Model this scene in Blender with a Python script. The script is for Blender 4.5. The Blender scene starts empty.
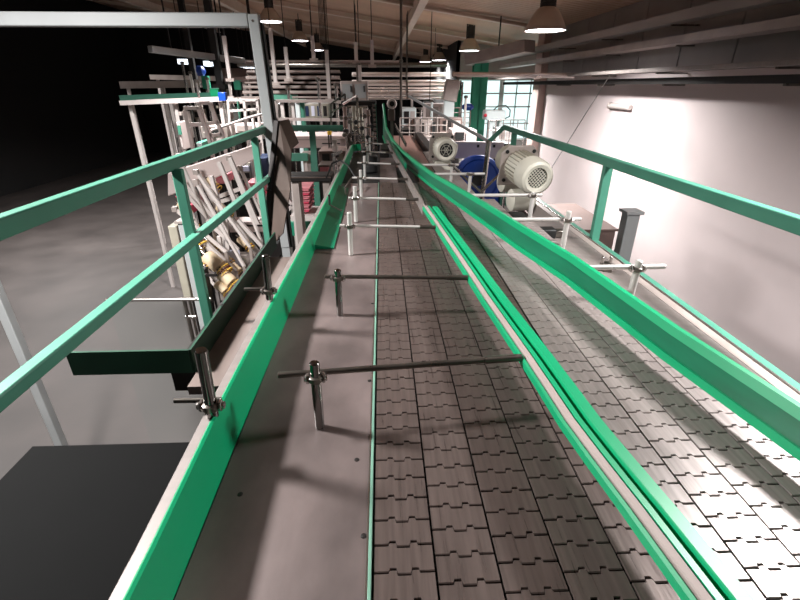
import bpy, bmesh, math, random
from mathutils import Vector, Matrix
random.seed(7)
D=bpy.data; COL=bpy.context.scene.collection
# ---------------------------------------------------------------- camera
FPX=450.0; PITCH=math.atan(214.6/FPX); YAW=math.atan(19/FPX*math.cos(PITCH)); H=.558
cp,sp,cy,sy=math.cos(PITCH),math.sin(PITCH),math.cos(YAW),math.sin(YAW)
Fv=Vector((sy*cp,cy*cp,-sp)); Rv=Vector((cy,-sy,0)); Uv=Vector((sy*sp,cy*sp,cp))
def _ray(x,y): return Fv+Rv*((x-400)/FPX)+Uv*((300-y)/FPX)
def atY(x,y,Y):
    d=_ray(x,y); return Vector((0,0,H))+d*(Y/d.y)
def atZ(x,y,z):
    d=_ray(x,y); return Vector((0,0,H))+d*((z-H)/d.z)
cam=D.cameras.new('camera'); co=D.objects.new('camera',cam); COL.objects.link(co)
co.matrix_world=Matrix((( Rv.x,Uv.x,-Fv.x,0),(Rv.y,Uv.y,-Fv.y,0),(Rv.z,Uv.z,-Fv.z,H),(0,0,0,1)))
cam.sensor_width=36; cam.lens=36*FPX/800; cam.clip_start=.02; cam.clip_end=200
bpy.context.scene.camera=co
# ---------------------------------------------------------------- materials
def lin(c): return tuple(((v/255)/12.92 if v/255<=.04045 else ((v/255+.055)/1.055)**2.4) for v in c)+(1,)
def mat(name,rgb,rough=.5,metal=0,var=.12,scale=8,bump=0,stretch=(1,1,1),rgb2=None,spec=.5,bscale=None,detail=4,contrast=None):
    m=D.materials.new(name); m.use_nodes=True; nt=m.node_tree; N=nt.nodes; L=nt.links
    b=N['Principled BSDF']; b.inputs['Roughness'].default_value=rough; b.inputs['Metallic'].default_value=metal
    b.inputs['Specular IOR Level'].default_value=spec
    tc=N.new('ShaderNodeTexCoord'); mp=N.new('ShaderNodeMapping'); mp.inputs['Scale'].default_value=stretch
    L.new(tc.outputs['Object'],mp.inputs['Vector'])
    n=N.new('ShaderNodeTexNoise'); n.inputs['Scale'].default_value=scale; n.inputs['Detail'].default_value=detail
    L.new(mp.outputs['Vector'],n.inputs['Vector'])
    cr=N.new('ShaderNodeValToRGB'); a=lin(rgb)
    lo=tuple(v*(1-var) for v in a[:3])+(1,); hi=lin(rgb2) if rgb2 else tuple(min(1,v*(1+var)) for v in a[:3])+(1,)
    cr.color_ramp.elements[0].color=lo; cr.color_ramp.elements[1].color=hi
    c0,c1=contrast or (.3,.7); cr.color_ramp.elements[0].position=c0; cr.color_ramp.elements[1].position=c1
    L.new(n.outputs['Fac'],cr.inputs['Fac']); L.new(cr.outputs['Color'],b.inputs['Base Color'])
    mr=N.new('ShaderNodeMapRange'); mr.inputs['To Min'].default_value=max(.03,rough-.08); mr.inputs['To Max'].default_value=min(1,rough+.1)
    L.new(n.outputs['Fac'],mr.inputs['Value']); L.new(mr.outputs['Result'],b.inputs['Roughness'])
    if bump:
        n2=N.new('ShaderNodeTexNoise'); n2.inputs['Scale'].default_value=bscale or scale*4
        L.new(mp.outputs['Vector'],n2.inputs['Vector'])
        bp=N.new('ShaderNodeBump'); bp.inputs['Strength'].default_value=bump; bp.inputs['Distance'].default_value=.002
        L.new(n2.outputs['Fac'],bp.inputs['Height']); L.new(bp.outputs['Normal'],b.inputs['Normal'])
    return m
def emit(name,rgb,st):
    m=D.materials.new(name); m.use_nodes=True; b=m.node_tree.nodes['Principled BSDF']
    b.inputs['Base Color'].default_value=lin(rgb); b.inputs['Emission Color'].default_value=lin(rgb); b.inputs['Emission Strength'].default_value=st
    return m
M={}
M['green']=mat('green_plastic',(0,150,100),.38,0,.10,3,.05)
M['greenworn']=mat('worn_green_plastic',(6,92,64),.32,0,.22,2,.1,(6,.6,6),rgb2=(26,120,88))
M['strip']=mat('pale_green_strip',(112,152,134),.4,.1,.15,6)
M['rail']=mat('green_paint',(66,126,106),.45,0,.12,5,.05)
M['raild']=mat('shade_green_paint',(14,58,40),.55,0,.25,6,.05)  # rail green darkened to carry the shadow on the kick plate
M['ggreen']=mat('beam_green_paint',(34,142,110),.5,0,.15,4)
M['plate']=mat('worn_sheet_steel',(106,94,92),.42,.25,.34,4.2,.12,(1,.6,1),bscale=90,detail=9,contrast=(.40,.60))
M['platehi']=mat('polished_sheet_steel',(116,103,98),.42,.3,.20,3,.1,bscale=60,detail=8)
M['chain']=mat('chain_steel',(97,85,81),.29,.42,.20,14,.07,(9,.5,1),bscale=30,detail=6)
M['chain2']=mat('pale_chain_steel',(138,128,125),.34,.28,.18,14,.07,(9,.5,1),bscale=30,detail=6)  # side belt steel, paler tone than the main lanes
M['chain3']=mat('rusty_chain_steel',(130,98,90),.42,.3,.25,12,.18,(6,.5,1),bscale=30)
M['black']=mat('black_rubber',(16,16,16),.6,0,.3,10)
M['barmatte']=mat('matte_steel_bar',(160,146,141),.62,.1,.08,6)
M['shadeblk']=mat('shade_black',(7,7,7),.9,0,.3,10,spec=.1)  # near-black colour that paints the shade beside the lower tray
M['dark']=mat('dark_steel',(38,34,33),.5,.5,.3,8)
M['steel']=mat('stainless_steel',(178,172,168),.22,.9,.10,6,.03,(1,1,1))
M['chrome']=mat('dark_chromed_steel',(128,126,124),.12,1,.06,10)
M['satin']=mat('satin_silver_steel',(206,202,198),.3,.4,.08,8)
M['dsteel']=mat('dull_rod_steel',(120,114,108),.30,.9,.15,20)
M['ssheet']=mat('brushed_stainless_sheet',(134,125,121),.5,.25,.12,5,.05,(1,8,1))
M['lgrey']=mat('light_grey_paint',(146,148,148),.45,.1,.06,4)
M['white']=mat('white_paint',(192,183,179),.5,0,.08,4)
M['pinkwhite']=mat('pale_table_panel',(205,188,184),.55,0,.08,3)
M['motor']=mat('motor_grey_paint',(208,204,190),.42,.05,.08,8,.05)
M['motord']=mat('motor_dark_casting',(150,144,130),.5,.1,.15,8,.05)  # darker tone for fins, gear housings and grey machines
M['blue']=mat('blue_plastic',(14,58,148),.35,0,.10,4)
M['navy']=mat('navy_panel',(18,40,74),.5,0,.15,4)
M['tan']=mat('brown_chute_steel',(80,68,62),.5,.25,.22,3,.1,(3,3,.6),detail=7)
M['pipe']=mat('polished_pipe_metal',(232,218,212),.24,.6,.06,3)
M['pinkcrate']=mat('pink_crate_plastic',(196,120,128),.5,0,.2,14)
M['redcrate']=mat('red_pink_plastic',(196,66,92),.5,0,.2,20)
M['beige']=mat('beige_roller',(214,192,160),.5,0,.10,14)
M['bead']=mat('amber_bristle',(214,150,50),.45,0,.3,60,rgb2=(235,200,90))
M['beadd']=mat('dark_red_bristle',(84,34,26),.5,0,.3,60)
M['paper']=mat('pale_paper',(205,205,222),.7,0,.03,6)
M['yellow']=mat('yellow_plastic',(222,176,40),.5,0,.1,8)
M['red']=mat('red_plastic',(196,36,60),.5,0,.1,8)
M['wall']=mat('white_wall_paint',(212,198,197),.7,0,.04,1.5,.05)
M['column']=mat('pinkish_plaster',(206,180,172),.7,0,.06,3)
M['wallgrey']=mat('grey_wall_panel',(156,150,147),.65,0,.12,1.5)
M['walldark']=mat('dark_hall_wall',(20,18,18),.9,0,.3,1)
M['floor']=mat('hall_floor_concrete',(66,60,58),.6,0,.25,1.2,.1,detail=8)
M['duct']=mat('galvanised_duct',(168,156,150),.45,.4,.14,5)
M['lampshade']=mat('lamp_shade_enamel',(182,166,150),.45,.2,.06,4)
M['lampbox']=mat('lamp_ballast_grey',(52,50,48),.5,.2,.15,8)
M['box']=mat('brown_cover_sheet',(118,98,92),.5,.1,.1,3)
M['truss']=mat('truss_cream_paint',(226,210,196),.55,0,.08,4)
M['cyan']=mat('machine_white_enamel',(226,236,236),.4,0,.04,4)
M['lens']=emit('lamp_lens_glow',(245,246,255),9)
M['paneglow']=emit('skylight_glow',(235,245,255),1.6)
g=D.materials.new('window_glass'); g.use_nodes=True; gb=g.node_tree.nodes['Principled BSDF']
gb.inputs['Base Color'].default_value=(.85,.97,.96,1); gb.inputs['Transmission Weight'].default_value=1; gb.inputs['Roughness'].default_value=.25; gb.inputs['IOR'].default_value=1.05
gb.inputs['Alpha'].default_value=.35
M['glass']=g
# ceiling: corrugated beige sheet
m=mat('corrugated_ceiling',(206,172,148),.5,.1,.12,1.2); nt=m.node_tree; w=nt.nodes.new('ShaderNodeTexWave'); w.inputs['Scale'].default_value=2.2; w.bands_direction='Y'
tc=nt.nodes.new('ShaderNodeTexCoord'); nt.links.new(tc.outputs['Object'],w.inputs['Vector'])
bp=nt.nodes.new('ShaderNodeBump'); bp.inputs['Distance'].default_value=.04; bp.inputs['Strength'].default_value=.6
nt.links.new(w.outputs['Fac'],bp.inputs['Height']); nt.links.new(bp.outputs['Normal'],nt.nodes['Principled BSDF'].inputs['Normal']); M['ceil']=m
# ---------------------------------------------------------------- mesh helpers
V=Vector
class MB:
    def __init__(s): s.b=bmesh.new()
    def poly(s,verts,faces):
        vs=[s.b.verts.new(v) for v in verts]
        for f in faces:
            try: s.b.faces.new([vs[i] for i in f])
            except ValueError: pass
        return s
    def box(s,lo,hi,rot=None,org=None):
        x0,y0,z0=lo;x1,y1,z1=hi
        vs=[V(p) for p in((x0,y0,z0),(x1,y0,z0),(x1,y1,z0),(x0,y1,z0),(x0,y0,z1),(x1,y0,z1),(x1,y1,z1),(x0,y1,z1))]
        if rot is not None:
            o=V(org or (0,0,0)); vs=[rot@(v-o)+o for v in vs]
        return s.poly(vs,[(0,3,2,1),(4,5,6,7),(0,1,5,4),(1,2,6,5),(2,3,7,6),(3,0,4,7)])
    def bar(s,a,b,w,h,up=(0,0,1)):          # rectangular bar from a to b
        a,b=V(a),V(b); d=(b-a).normalized(); u=V(up)
        if abs(d.dot(u))>.97: u=V((0,1,0))
        r=d.cross(u).normalized(); u=r.cross(d).normalized()
        vs=[p+r*i*w/2+u*j*h/2 for p in(a,b) for i,j in((-1,-1),(1,-1),(1,1),(-1,1))]
        return s.poly(vs,[(3,2,1,0),(4,5,6,7),(0,1,5,4),(1,2,6,5),(2,3,7,6),(3,0,4,7)])
    def lathe(s,a,axis,prof,n=20,caps=True):   # prof: (distance along axis, radius)
        a=V(a); d=V(axis).normalized(); u=V((0,0,1)) if abs(d.z)<.9 else V((0,1,0)); r=d.cross(u).normalized(); u=r.cross(d).normalized()
        vs=[];fs=[]
        for t,rr in prof:
            for k in range(n):
                q=2*math.pi*k/n; vs.append(a+d*t+(r*math.cos(q)+u*math.sin(q))*rr)
        for i in range(len(prof)-1):
            for k in range(n):
                k2=(k+1)%n; fs.append((i*n+k,i*n+k2,(i+1)*n+k2,(i+1)*n+k))
        if caps: fs+= [tuple(range(n-1,-1,-1)),tuple(range((len(prof)-1)*n,len(prof)*n))]
        return s.poly(vs,fs)
    def tube(s,a,b,r,n=12,cham=True):
        a,b=V(a),V(b); L=(b-a).length; c=min(r*.2,L*.2) if cham else 0
        pr=[(0,r-c),(c,r),(L-c,r),(L,r-c)] if cham else [(0,r),(L,r)]
        return s.lathe(a,b-a,pr,n)
    def path(s,pts,r,n=10):
        pts=[V(p) for p in pts]
        for i in range(len(pts)-1): s.tube(pts[i],pts[i+1],r,n,False)
        for p in pts[1:-1]: bmesh.ops.create_icosphere(s.b,subdivisions=1,radius=r*1.02,matrix=Matrix.Translation(p))
        return s
    def sphere(s,c,r,sub=1):
        bmesh.ops.create_icosphere(s.b,subdivisions=sub,radius=r,matrix=Matrix.Translation(V(c))); return s
    def sweep(s,pts,profs):    # closed profile (dx,dz) swept through pts, section in the XZ plane; profs one per point or one
        n=len(pts); vs=[];fs=[]
        for i,p in enumerate(pts):
            pr=profs[i] if isinstance(profs[0],list) else profs
            for dx,dz in pr: vs.append((p[0]+dx,p[1],p[2]+dz))
        k=len(profs[0]) if isinstance(profs[0],list) else len(profs)
        for i in range(n-1):
            for j in range(k):
                j2=(j+1)%k; fs.append((i*k+j,i*k+j2,(i+1)*k+j2,(i+1)*k+j))
        fs+=[tuple(range(k-1,-1,-1)),tuple(range((n-1)*k,n*k))]
        return s.poly(vs,fs)
    def slab(s,pts,th,nrm=None):     # polygon given thickness along its normal
        pts=[V(p) for p in pts]; nn=V(nrm) if nrm else (pts[1]-pts[0]).cross(pts[2]-pts[0]).normalized(); n=len(pts)
        vs=pts+[p-nn*th for p in pts]
        return s.poly(vs,[tuple(range(n)),tuple(range(2*n-1,n-1,-1))]+[(i,i+n,(i+1)%n+n,(i+1)%n) for i in range(n)])
    def build(s,name,m,parent=None,bevel=0,smooth=True,segs=2):
        bmesh.ops.recalc_face_normals(s.b,faces=s.b.faces[:])
        me=D.meshes.new(name); s.b.to_mesh(me); s.b.free()
        o=D.objects.new(name,me); COL.objects.link(o); me.materials.append(M[m] if isinstance(m,str) else m)
        if smooth:
            for p in me.polygons: p.use_smooth=True
            me.set_sharp_from_angle(angle=math.radians(35))
        if parent is not None:
            o.parent=parent; o.matrix_parent_inverse=Matrix.Translation(parent.location).inverted() if parent.parent is None else Matrix.Identity(4)
        if bevel:
            bv=o.modifiers.new('bevel','BEVEL'); bv.width=bevel; bv.segments=segs; bv.limit_method='ANGLE'; bv.angle_limit=.6
        return o
def sub(o,parent_part):    # sub-part: parent is a mesh part with identity-like local frame
    w=o.matrix_world.copy(); o.parent=parent_part; return o
def tag(o,label,cat,group=None,kind=None):
    o['label']=label; o['category']=cat
    if group: o['group']=group
    if kind: o['kind']=kind
    return o
def thing(name,label,cat,loc,group=None):
    o=D.objects.new(name,None); COL.objects.link(o); o.location=loc; o.empty_display_size=.05
    return tag(o,label,cat,group)
def struct(mb,name,m,**k):
    o=mb.build(name,m,**k); o['kind']='structure'; return o
def part(mb,name,m,parent,label=None,**k):
    o=mb.build(name,m,parent,**k)
    if label: o['label']=label
    return o
def subpart(mb,name,m,partobj,**k):    # meshes are in world coordinates, part's inverse already cancels the thing's location
    o=mb.build(name,m,None,**k); o.parent=partobj; return o
def copy_tree(o,parent=None):
    c=o.copy(); COL.objects.link(c); c.parent=parent
    for ch in [x for x in D.objects if x.parent==o]: copy_tree(ch,c)
    return c
ZF=-2.6
# ================================================================ SETTING
KC=.145; ZC=1.98; YB=25.0; YN=-4.0; XL=-12.0; XR=3.25
def zc(x): return ZC-KC*x
struct(MB().box((XL,YN,ZF-.2),(6.2,14.2,ZF)).box((XL,14.2,ZF-.2),(2.3,YB+.2,ZF)),'floor','floor')
b=MB(); b.slab([(XL,YN,zc(XL)),(6.2,YN,zc(6.2)),(6.2,14.2,zc(6.2)),(2.3,14.2,zc(2.3)),(2.3,YB,zc(2.3)),(XL,YB,zc(XL))],-.12,(0,0,1)); struct(b,'ceiling','ceil',smooth=False)
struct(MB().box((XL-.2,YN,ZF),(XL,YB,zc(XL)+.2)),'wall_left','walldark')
struct(MB().box((XL-.2,YB,ZF),(2.3,YB+.2,zc(XL)+.2)),'wall_back','walldark')  # near-black colour stands in for the unlit void under the roof
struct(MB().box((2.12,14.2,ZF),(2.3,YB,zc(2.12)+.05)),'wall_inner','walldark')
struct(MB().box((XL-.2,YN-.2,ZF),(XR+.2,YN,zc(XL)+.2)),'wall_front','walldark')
wr=struct(MB().box((XR,YN,ZF),(XR+.2,9.7,.72)),'wall_right','wall')
b=MB(); b.box((XR+.01,YN,.72),(XR+.2,9.7,zc(XR)))
for k in range(16): y=-3.6+k*.86; b.box((XR-.012,y-.42,.73),(XR+.01,y+.42,1.22)); b.box((XR-.012,y-.42,1.235),(XR+.01,y+.42,zc(XR)-.05))
struct(b,'wall_upper','wallgrey')
struct(MB().box((XR-.14,9.7,ZF),(XR+.26,10.1,zc(XR))),'column','column',bevel=.01)
# windowed bay beyond the column
struct(MB().box((6.0,9.7,ZF),(6.2,14.2,zc(6.2))),'wall_bay','wall')
struct(MB().box((XR+.2,9.5,ZF),(6.2,9.7,zc(XR))),'wall_return','wall')
b=MB(); b.box((2.12,14.0,ZF),(6.0,14.2,-.9)); b.slab([(2.12,14.0,.72),(6.0,14.0,.72),(6.0,14.0,zc(6.0)-.004),(2.12,14.0,zc(2.12)-.004)],-.2,(0,1,0)); b.box((2.12,14.0,ZF),(2.2,14.2,zc(2.2)))
struct(b,'wall_windowed','wallgrey')
for i in range(3):
    x0=2.2+i*1.27; b=MB()
    for x in (x0,x0+1.21): b.bar((x,14.05,-.9),(x,14.05,.72),.06,.06)
    for x in (x0+.4,x0+.8): b.bar((x,14.05,-.9),(x,14.05,.72),.03,.03)
    for z in(-.88,-.45,0,.35,.7): b.bar((x0,14.05,z),(x0+1.21,14.05,z),.03,.04)
    wf=struct(b,'window_%d'%(i+1),'cyan')
    gl=MB().box((x0,14.06,-.9),(x0+1.21,14.07,.72)).build('pane','glass',wf); gl['label']='frosted window pane'
W=D.worlds.new('world'); bpy.context.scene.world=W; W.use_nodes=True
bg=W.node_tree.nodes['Background']; bg.inputs['Color'].default_value=(.72,.93,.92,1); bg.inputs['Strength'].default_value=1.0
# ceiling purlins and rafters
def purlin(y,x0,x1,h=.16):
    b=MB(); o=.02
    b.slab([(x0,y,zc(x0)-o),(x1,y,zc(x1)-o),(x1,y+.05,zc(x1)-o),(x0,y+.05,zc(x0)-o)],h,(0,0,1))
    b.slab([(x0,y-.06,zc(x0)-h),(x1,y-.06,zc(x1)-h),(x1,y+.09,zc(x1)-h),(x0,y+.09,zc(x0)-h)],.02,(0,0,1))
    return b
for i,y in enumerate((5.6,9.4,12.2,16.0,20.5)):
    struct(purlin(y,XL,(2.1 if y>14 else 6.0) if y>9.8 else 3.2,.07 if i%2 else .10),'beam_%d'%(i+1),'truss')
for i,x in enumerate((.62,-3.6,-7.6)):
    b=MB(); b.bar((x,YN+.1,zc(x)-.14),(x,YB,zc(x)-.14),.05,.24); b.bar((x,YN+.1,zc(x)-.26),(x,YB,zc(x)-.26),.12,.02); struct(b,'beam_%d'%(i+6),'truss')
# ================================================================ CONVEYOR
# chain lanes
P=.0381
def lane(x0,x1,y0,y1,phase,m,label,z=0,ztilt=0):
    b=MB(); w=x1-x0-.0030; a=.0042; gap=.0020
    fx=[0,.24,.26,.37,.39,.61,.63,.74,.76,1]; fy=[0,0,a,a,-a*.7,-a*.7,a,a,0,0]
    y=y0+phase*P
    n=int((y1-y)/P)
    for k in range(n):
        yy=y+k*P; ring=[]
        for u,v in zip(fx,fy): ring.append((x0+.0015+u*w,yy+v+gap*.5))
        for u,v in reversed(list(zip(fx,fy))): ring.append((x0+.0015+u*w,yy+P+v-gap*.5))
        cx=(x0+x1)/2; cyy=yy+P/2; nn=len(ring); dz=random.uniform(-.0003,.0003); tl=random.uniform(-.006,.006)
        top=[(cx+(px-cx)*(1-.0006/w),cyy+(py-cyy)*(1-.0024/P),z+dz+(py-cyy)*tl) for px,py in ring]
        mid=[(px,py,z+dz-.0012+(py-cyy)*tl) for px,py in ring]
        bot=[(px,py,z-.0035) for px,py in ring]
        fs=[tuple(range(nn))]
        for r in range(2): fs+=[(r*nn+i,r*nn+nn+i,r*nn+nn+(i+1)%nn,r*nn+(i+1)%nn) for i in range(nn)]
        b.poly(top+mid+bot,fs)
    o=b.build('slat_chain',m,smooth=False); tag(o,label,'conveyor chain','steel slat chains of the conveyor'); return o
ordn=['first','second','third','fourth','fifth']
XM=[-.0205,.0600,.1405,.2210,.3005,.3770]
for i in range(5):
    lane(XM[i],XM[i+1],.1,2.92,[.0,.55,.2,.8,.4][i],'chain',
     ['steel slat chain lane running beside the thin green edge strip','dark steel slat chain, second lane from the green edge strip','middle lane of steel slat chain between strip and divider rail','fourth slat chain lane, one lane before the divider rail','slat chain lane half hidden under the divider rail'][i])
XRR=[.3785,.4540,.5310,.6080,.6850]
for i in range(4):
    lane(XRR[i],XRR[i+1],.1,(4.4,3.4,2.45,2.05)[i],[.3,.7,.1,.5][i],'chain2',
     ['slat chain lane lying in the shadow right of the divider rail','pale slat chain lane in the middle of the side conveyor','pale slat chain lane running under the tall green guide wall','outermost slat chain lane, beyond the tall green guide wall'][i])
# conveyor body
cv=thing('main_conveyor','wide steel conveyor body carrying the dead plate and slat chains','conveyor',(0,2,-.3))
b=MB(); b.box((-.255,-.1,-.30),(.40,4.44,-.012)); b.box((.40,-.1,-.30),(.53,3.4,-.012)); b.box((.53,-.1,-.30),(.694,2.2,-.012)); part(b,'bed','black',cv,'dark steel bed under the chains')
b=MB(); b.box((-.2585,-.1,-.011),(-.0265,1.625,-.0005)); 
part(b,'dead_plate','plate',cv,'brown-grey worn sheet beside the chain')
b=MB(); b.box((-.2565,1.628,-.011),(-.0265,2.9,-.0015)); part(b,'rear_dead_plate','plate',cv)
for (x,y) in ((-.223,.497),(-.05,.56),(-.034,.42),(-.034,.78),(-.034,1.15)):
    part(MB().lathe((x,y,-.001),(0,0,1),[(0,.0045),(.0012,.004),(.0018,.002)],12),'screw','dark',cv)
for i,x in enumerate((-.0215,)):
    b=MB(); b.sweep([(-.0245,-.1,0),(-.0245,2.9,0)],[(-.0022,-.01),(-.0022,.0025),(-.0015,.0035),(.0015,.0035),(.0022,.0025),(.0022,-.01)])
    part(b,'wear_strip','strip',cv,'thin pale green edge strip')
b=MB(); b.box((-.0300,-.1,-.01),(-.0272,2.9,.0015)); part(b,'strip_clip','steel',cv,'bright thin metal edge')
# left side channel: green wall with stainless flange
LB=[(-.262,-.1),(-.264,.35),(-.265,.62),(-.263,.95),(-.262,1.63),(-.262,2.2),(-.262,3.0),(-.266,4.0),(-.27,4.35)]
LT=[(-.008,.088),(-.004,.088),(-.008,.088),(-.012,.082),(-.010,.070),(-.008,.066),(-.008,.066),(-.006,.066),(-.004,.066)]
sc=thing('side_channel','stainless side channel with bright green inner wall beside the dead plate','side channel',(-.27,1,0))
b=MB(); b.sweep([(x,y,0) for x,y in LB],[[(.004,-.0005),(dx+.004,h-.002),(dx,h),(dx-.003,h-.002),(-.002,-.0005)] for dx,h in LT]); part(b,'guide_wall','green',sc,'bright green wall')
b=MB(); b.sweep([(x,y,0) for x,y in LB],[[(dx-.0035,h-.012),(dx-.0035,h-.003),(dx-.018,h-.004),(dx-.021,h-.008),(-.036,-.12),(-.032,-.12),(dx-.019,h-.01)] for dx,h in LT]); part(b,'flange','ssheet',sc,'pale stainless top flange')
b=MB()
c=[(-.272,4.35),(-.262,4.42),(-.235,4.46),(-.20,4.46)]
for i in range(3): b.slab([(c[i][0],c[i][1],0),(c[i+1][0],c[i+1][1],0),(c[i+1][0],c[i+1][1],.06),(c[i][0],c[i][1],.06)],.006)
part(b,'end_return','green',sc)
for nm,(ya,yb),(xa,xb) in (('deflector_flap',(1.63,2.12),(-.188,-.192)),('deflector_flap',(2.125,2.72),(-.192,-.203))):
    b=MB(); b.slab([(-.262,ya,.016),(xa,ya,.004),(xb,yb,.004),(-.262,yb,.024)],.004); b.slab([(-.262,ya,.012),(xa,ya,.004),(xa,ya,-.0),(-.262,ya,-.0)],.003)
    o=part(b,nm,'greenworn',sc,'worn green sloping flap')
# divider rail held above the chains
def zs(x,y,z): p=atZ(x,y,z); return (p.x,p.y)
DP=[(.318,.10),(.300,.25),(.286,.369),(.274,.456),(.265,.53),(.260,.61),(.254,.70),(.232,.96),(.219,1.15),(.186,1.606),(.166,1.87),(.150,2.22),(.118,2.9),(.075,3.7),(.04,4.6)]
dv=thing('divider_rail','double green and steel divider rail held over the chains by rods','guide rail',(.25,1,.06))
pts=[(x,y,0) for x,y in DP if y<2.0]
b=MB(); b.sweep(pts,[(0,.084),(.006,.082),(.007,.098),(.004,.100),(0,.097)]); part(b,'guide_strip','green',dv)
b=MB(); b.sweep(pts,[(.0075,.085),(.020,.085),(.020,.101),(.018,.103),(.009,.103),(.0075,.101)]); part(b,'support_bar','barmatte',dv,'pale steel bar')
b=MB(); b.sweep(pts,[(.021,.080),(.031,.080),(.033,.096),(.031,.101),(.022,.102)]); part(b,'guide_strip','green',dv)
b=MB(); b.sweep(pts,[(.031,.074),(.042,.074),(.042,.084),(.031,.084)]); part(b,'strip_groove','raild',dv,'dark green groove')
b=MB(); b.sweep(pts,[(.042,.045),(.066,.034),(.068,.040),(.066,.094),(.063,.098),(.044,.100),(.042,.097)]); part(b,'outer_guide_strip','green',dv)
pts=[(x,y,0) for x,y in DP if y>1.8]
b=MB(); b.sweep(pts,[(0,.062),(.014,.062),(.014,.1),(0,.1)]); part(b,'rear_support_bar','ssheet',dv,'bare steel bar')
b=MB(); b.sweep([(x+.02,y,0) for x,y in DP if y>2.8],[(0,.06),(.012,.06),(.014,.12),(0,.12)]); part(b,'rear_guide_strip','greenworn',dv)
# tall guide wall
GP=[(.68,.35,.03,.095),(.645,.55,.03,.097),(.60,.80,.03,.099),(.583,.939,.03,.10),(.545,1.227,.03,.104),(.481,1.525,.03,.108),(.420,1.884,.03,.108),(.356,2.237,.03,.104),(.285,2.62,.03,.100),(.221,3.034,.03,.104),(.150,3.55,.03,.11),(.085,4.15,.04,.13),(.035,4.55,.05,.20),(.012,4.75,.10,.40)]
gw=thing('guide_wall','tall green plastic guide wall crossing over the side conveyor','guide rail',(.5,1.5,.03))
b=MB(); b.sweep([(x,y,0) for x,y,_,_ in GP],[[(0,z0),(.006,z0),(.010,z1),(.004,z1)] for _,_,z0,z1 in GP]); part(b,'wall_panel','greenworn',gw,'scuffed green web')
b=MB(); b.sweep([(x,y,0) for x,y,_,_ in GP],[[(-.007,z0-.004),(.004,z0-.006),(.004,z0+.012),(-.004,z0+.012)] for _,_,z0,z1 in GP]); part(b,'lower_lip','green',gw)
b=MB(); b.sweep([(x,y,0) for x,y,_,_ in GP],[[(-.004,z1-.012),(.004,z1-.014),(.018,z1-.004),(.017,z1+.003),(.003,z1+.004)] for _,_,z0,z1 in GP]); part(b,'upper_lip','green',gw)
b=MB(); b.sweep([(x+.008,y,0) for x,y,_,_ in GP[:11]],[[(0,z0+.015),(.005,z0+.015),(.005,z1-.01),(0,z1-.01)] for _,_,z0,z1 in GP[:11]]); part(b,'backing_bar','ssheet',gw,'steel backing bar')
# ---------------------------------------------------------------- rod stands
def rod_stand(base,top,rodpts,zr,label,group,rp=.0086,rr=.0056,post_m='chrome',rod_m='dsteel',endcap=None,lean=0):
    base=V(base); top=V(top)
    t=thing('rod_stand',label,'rod stand',base,group)
    part(MB().tube(base,top,rp,20),'post',post_m,t)
    A,Bp=V(rodpts[0]),V(rodpts[1]); d=(Bp-A).normalized()
    rb=MB().tube(A,Bp,rr,14); part(rb,'rod',rod_m,t)
    c=base+(top-base)*((zr-base.z)/(top.z-base.z)); k=rp/.0088
    ax=(top-base).normalized()
    b=MB(); b.lathe(c-ax*.007*k,ax,[(0,rp*1.15),(.002*k,rp*1.5),(.011*k,rp*1.5),(.013*k,rp*1.15)],20)
    cl=part(b,'clamp','dsteel',t)
    for sgn in(-1,1):
        nb=MB(); q=c+d*sgn*(rp*1.25); nb.lathe(q,d*sgn,[(0,rp*.95),(.0015*k,rp*1.05),(.005*k,rp*1.05),(.006*k,rp*.85)],6)
        nb.lathe(q+d*sgn*.006*k,d*sgn,[(0,rp*.7),(.003*k,rp*.66)],14)
        o=subpart(nb,'nut','steel',cl,smooth=False); o.matrix_parent_inverse=t.matrix_world.inverted() if False else Matrix.Identity(4)
        o.location=(0,0,0); NUTS.append((o,t))
    if endcap:
        e=MB(); e.tube(Bp-d*endcap,Bp+d*.001,rr*(1.3 if endcap>.06 else 1.25),12,False); part(e,'end_sleeve','dsteel',t,'dark end sleeve')
    return t
NUTS=[]
B=[atZ(320,427,0),atZ(340,315,0),atZ(351,255,0),atZ(356,222,0),(-.118,2.48,0),(-.115,3.0,0),(-.11,3.55,0),(-.105,4.1,0)]
# rods hit the divider rail's left face
lab=['nearest rod stand on the brown dead plate, its rod slanting across the chains','second rod stand up the dead plate, behind the nearest one','third rod stand up the dead plate, beside the green flap corner','fourth rod stand up the dead plate, halfway along the green flap',
 'fifth rod stand of the row, at the end of the chain lanes','sixth rod stand of the row, by the round dark roller','seventh rod stand of the row, behind the dark roller','last and smallest rod stand of the row, by the green corner return']
def dvx(y):
    for i in range(len(DP)-1):
        if DP[i][1]<=y<=DP[i+1][1]:
            t=(y-DP[i][1])/(DP[i+1][1]-DP[i][1]); return DP[i][0]+t*(DP[i+1][0]-DP[i][0])
    return .04
for i,p in enumerate(B):
    p=V(p); hh=(.139,.131,.158,.160,.15,.15,.15,.15)[i]; zr=.107
    ox,dy=((-.066,.062),(-.034,-.0),(-.036,.0),(-.03,0),(-.045,0),(-.045,0),(-.045,0),(-.04,0))[i]
    yl=p.y+.012; 
    if i==0: A=V((-.186,.638,zr)); Bq=V((dvx(.705)-.001,.705,.098))
    else: A=V((p.x+ox,p.y+.013,zr)); Bq=V((dvx(p.y+.02)-.001,p.y+.02,.095))
    if i==0: p.y=.641
    off=V((0,0,0)); hz=V((0,.0138 if i else 0,0))
    if i==0:
        # rod passes just behind the post
        A=V((-.186,.652,zr)); 
    rod_stand(p,p+V((.001,0,hh)),(A,Bq),zr,lab[i],'rod stands on the dead plate',post_m='chrome' if i<2 else 'satin',rod_m='dsteel' if i<2 else 'satin',endcap=.055 if i else .07)
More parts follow.
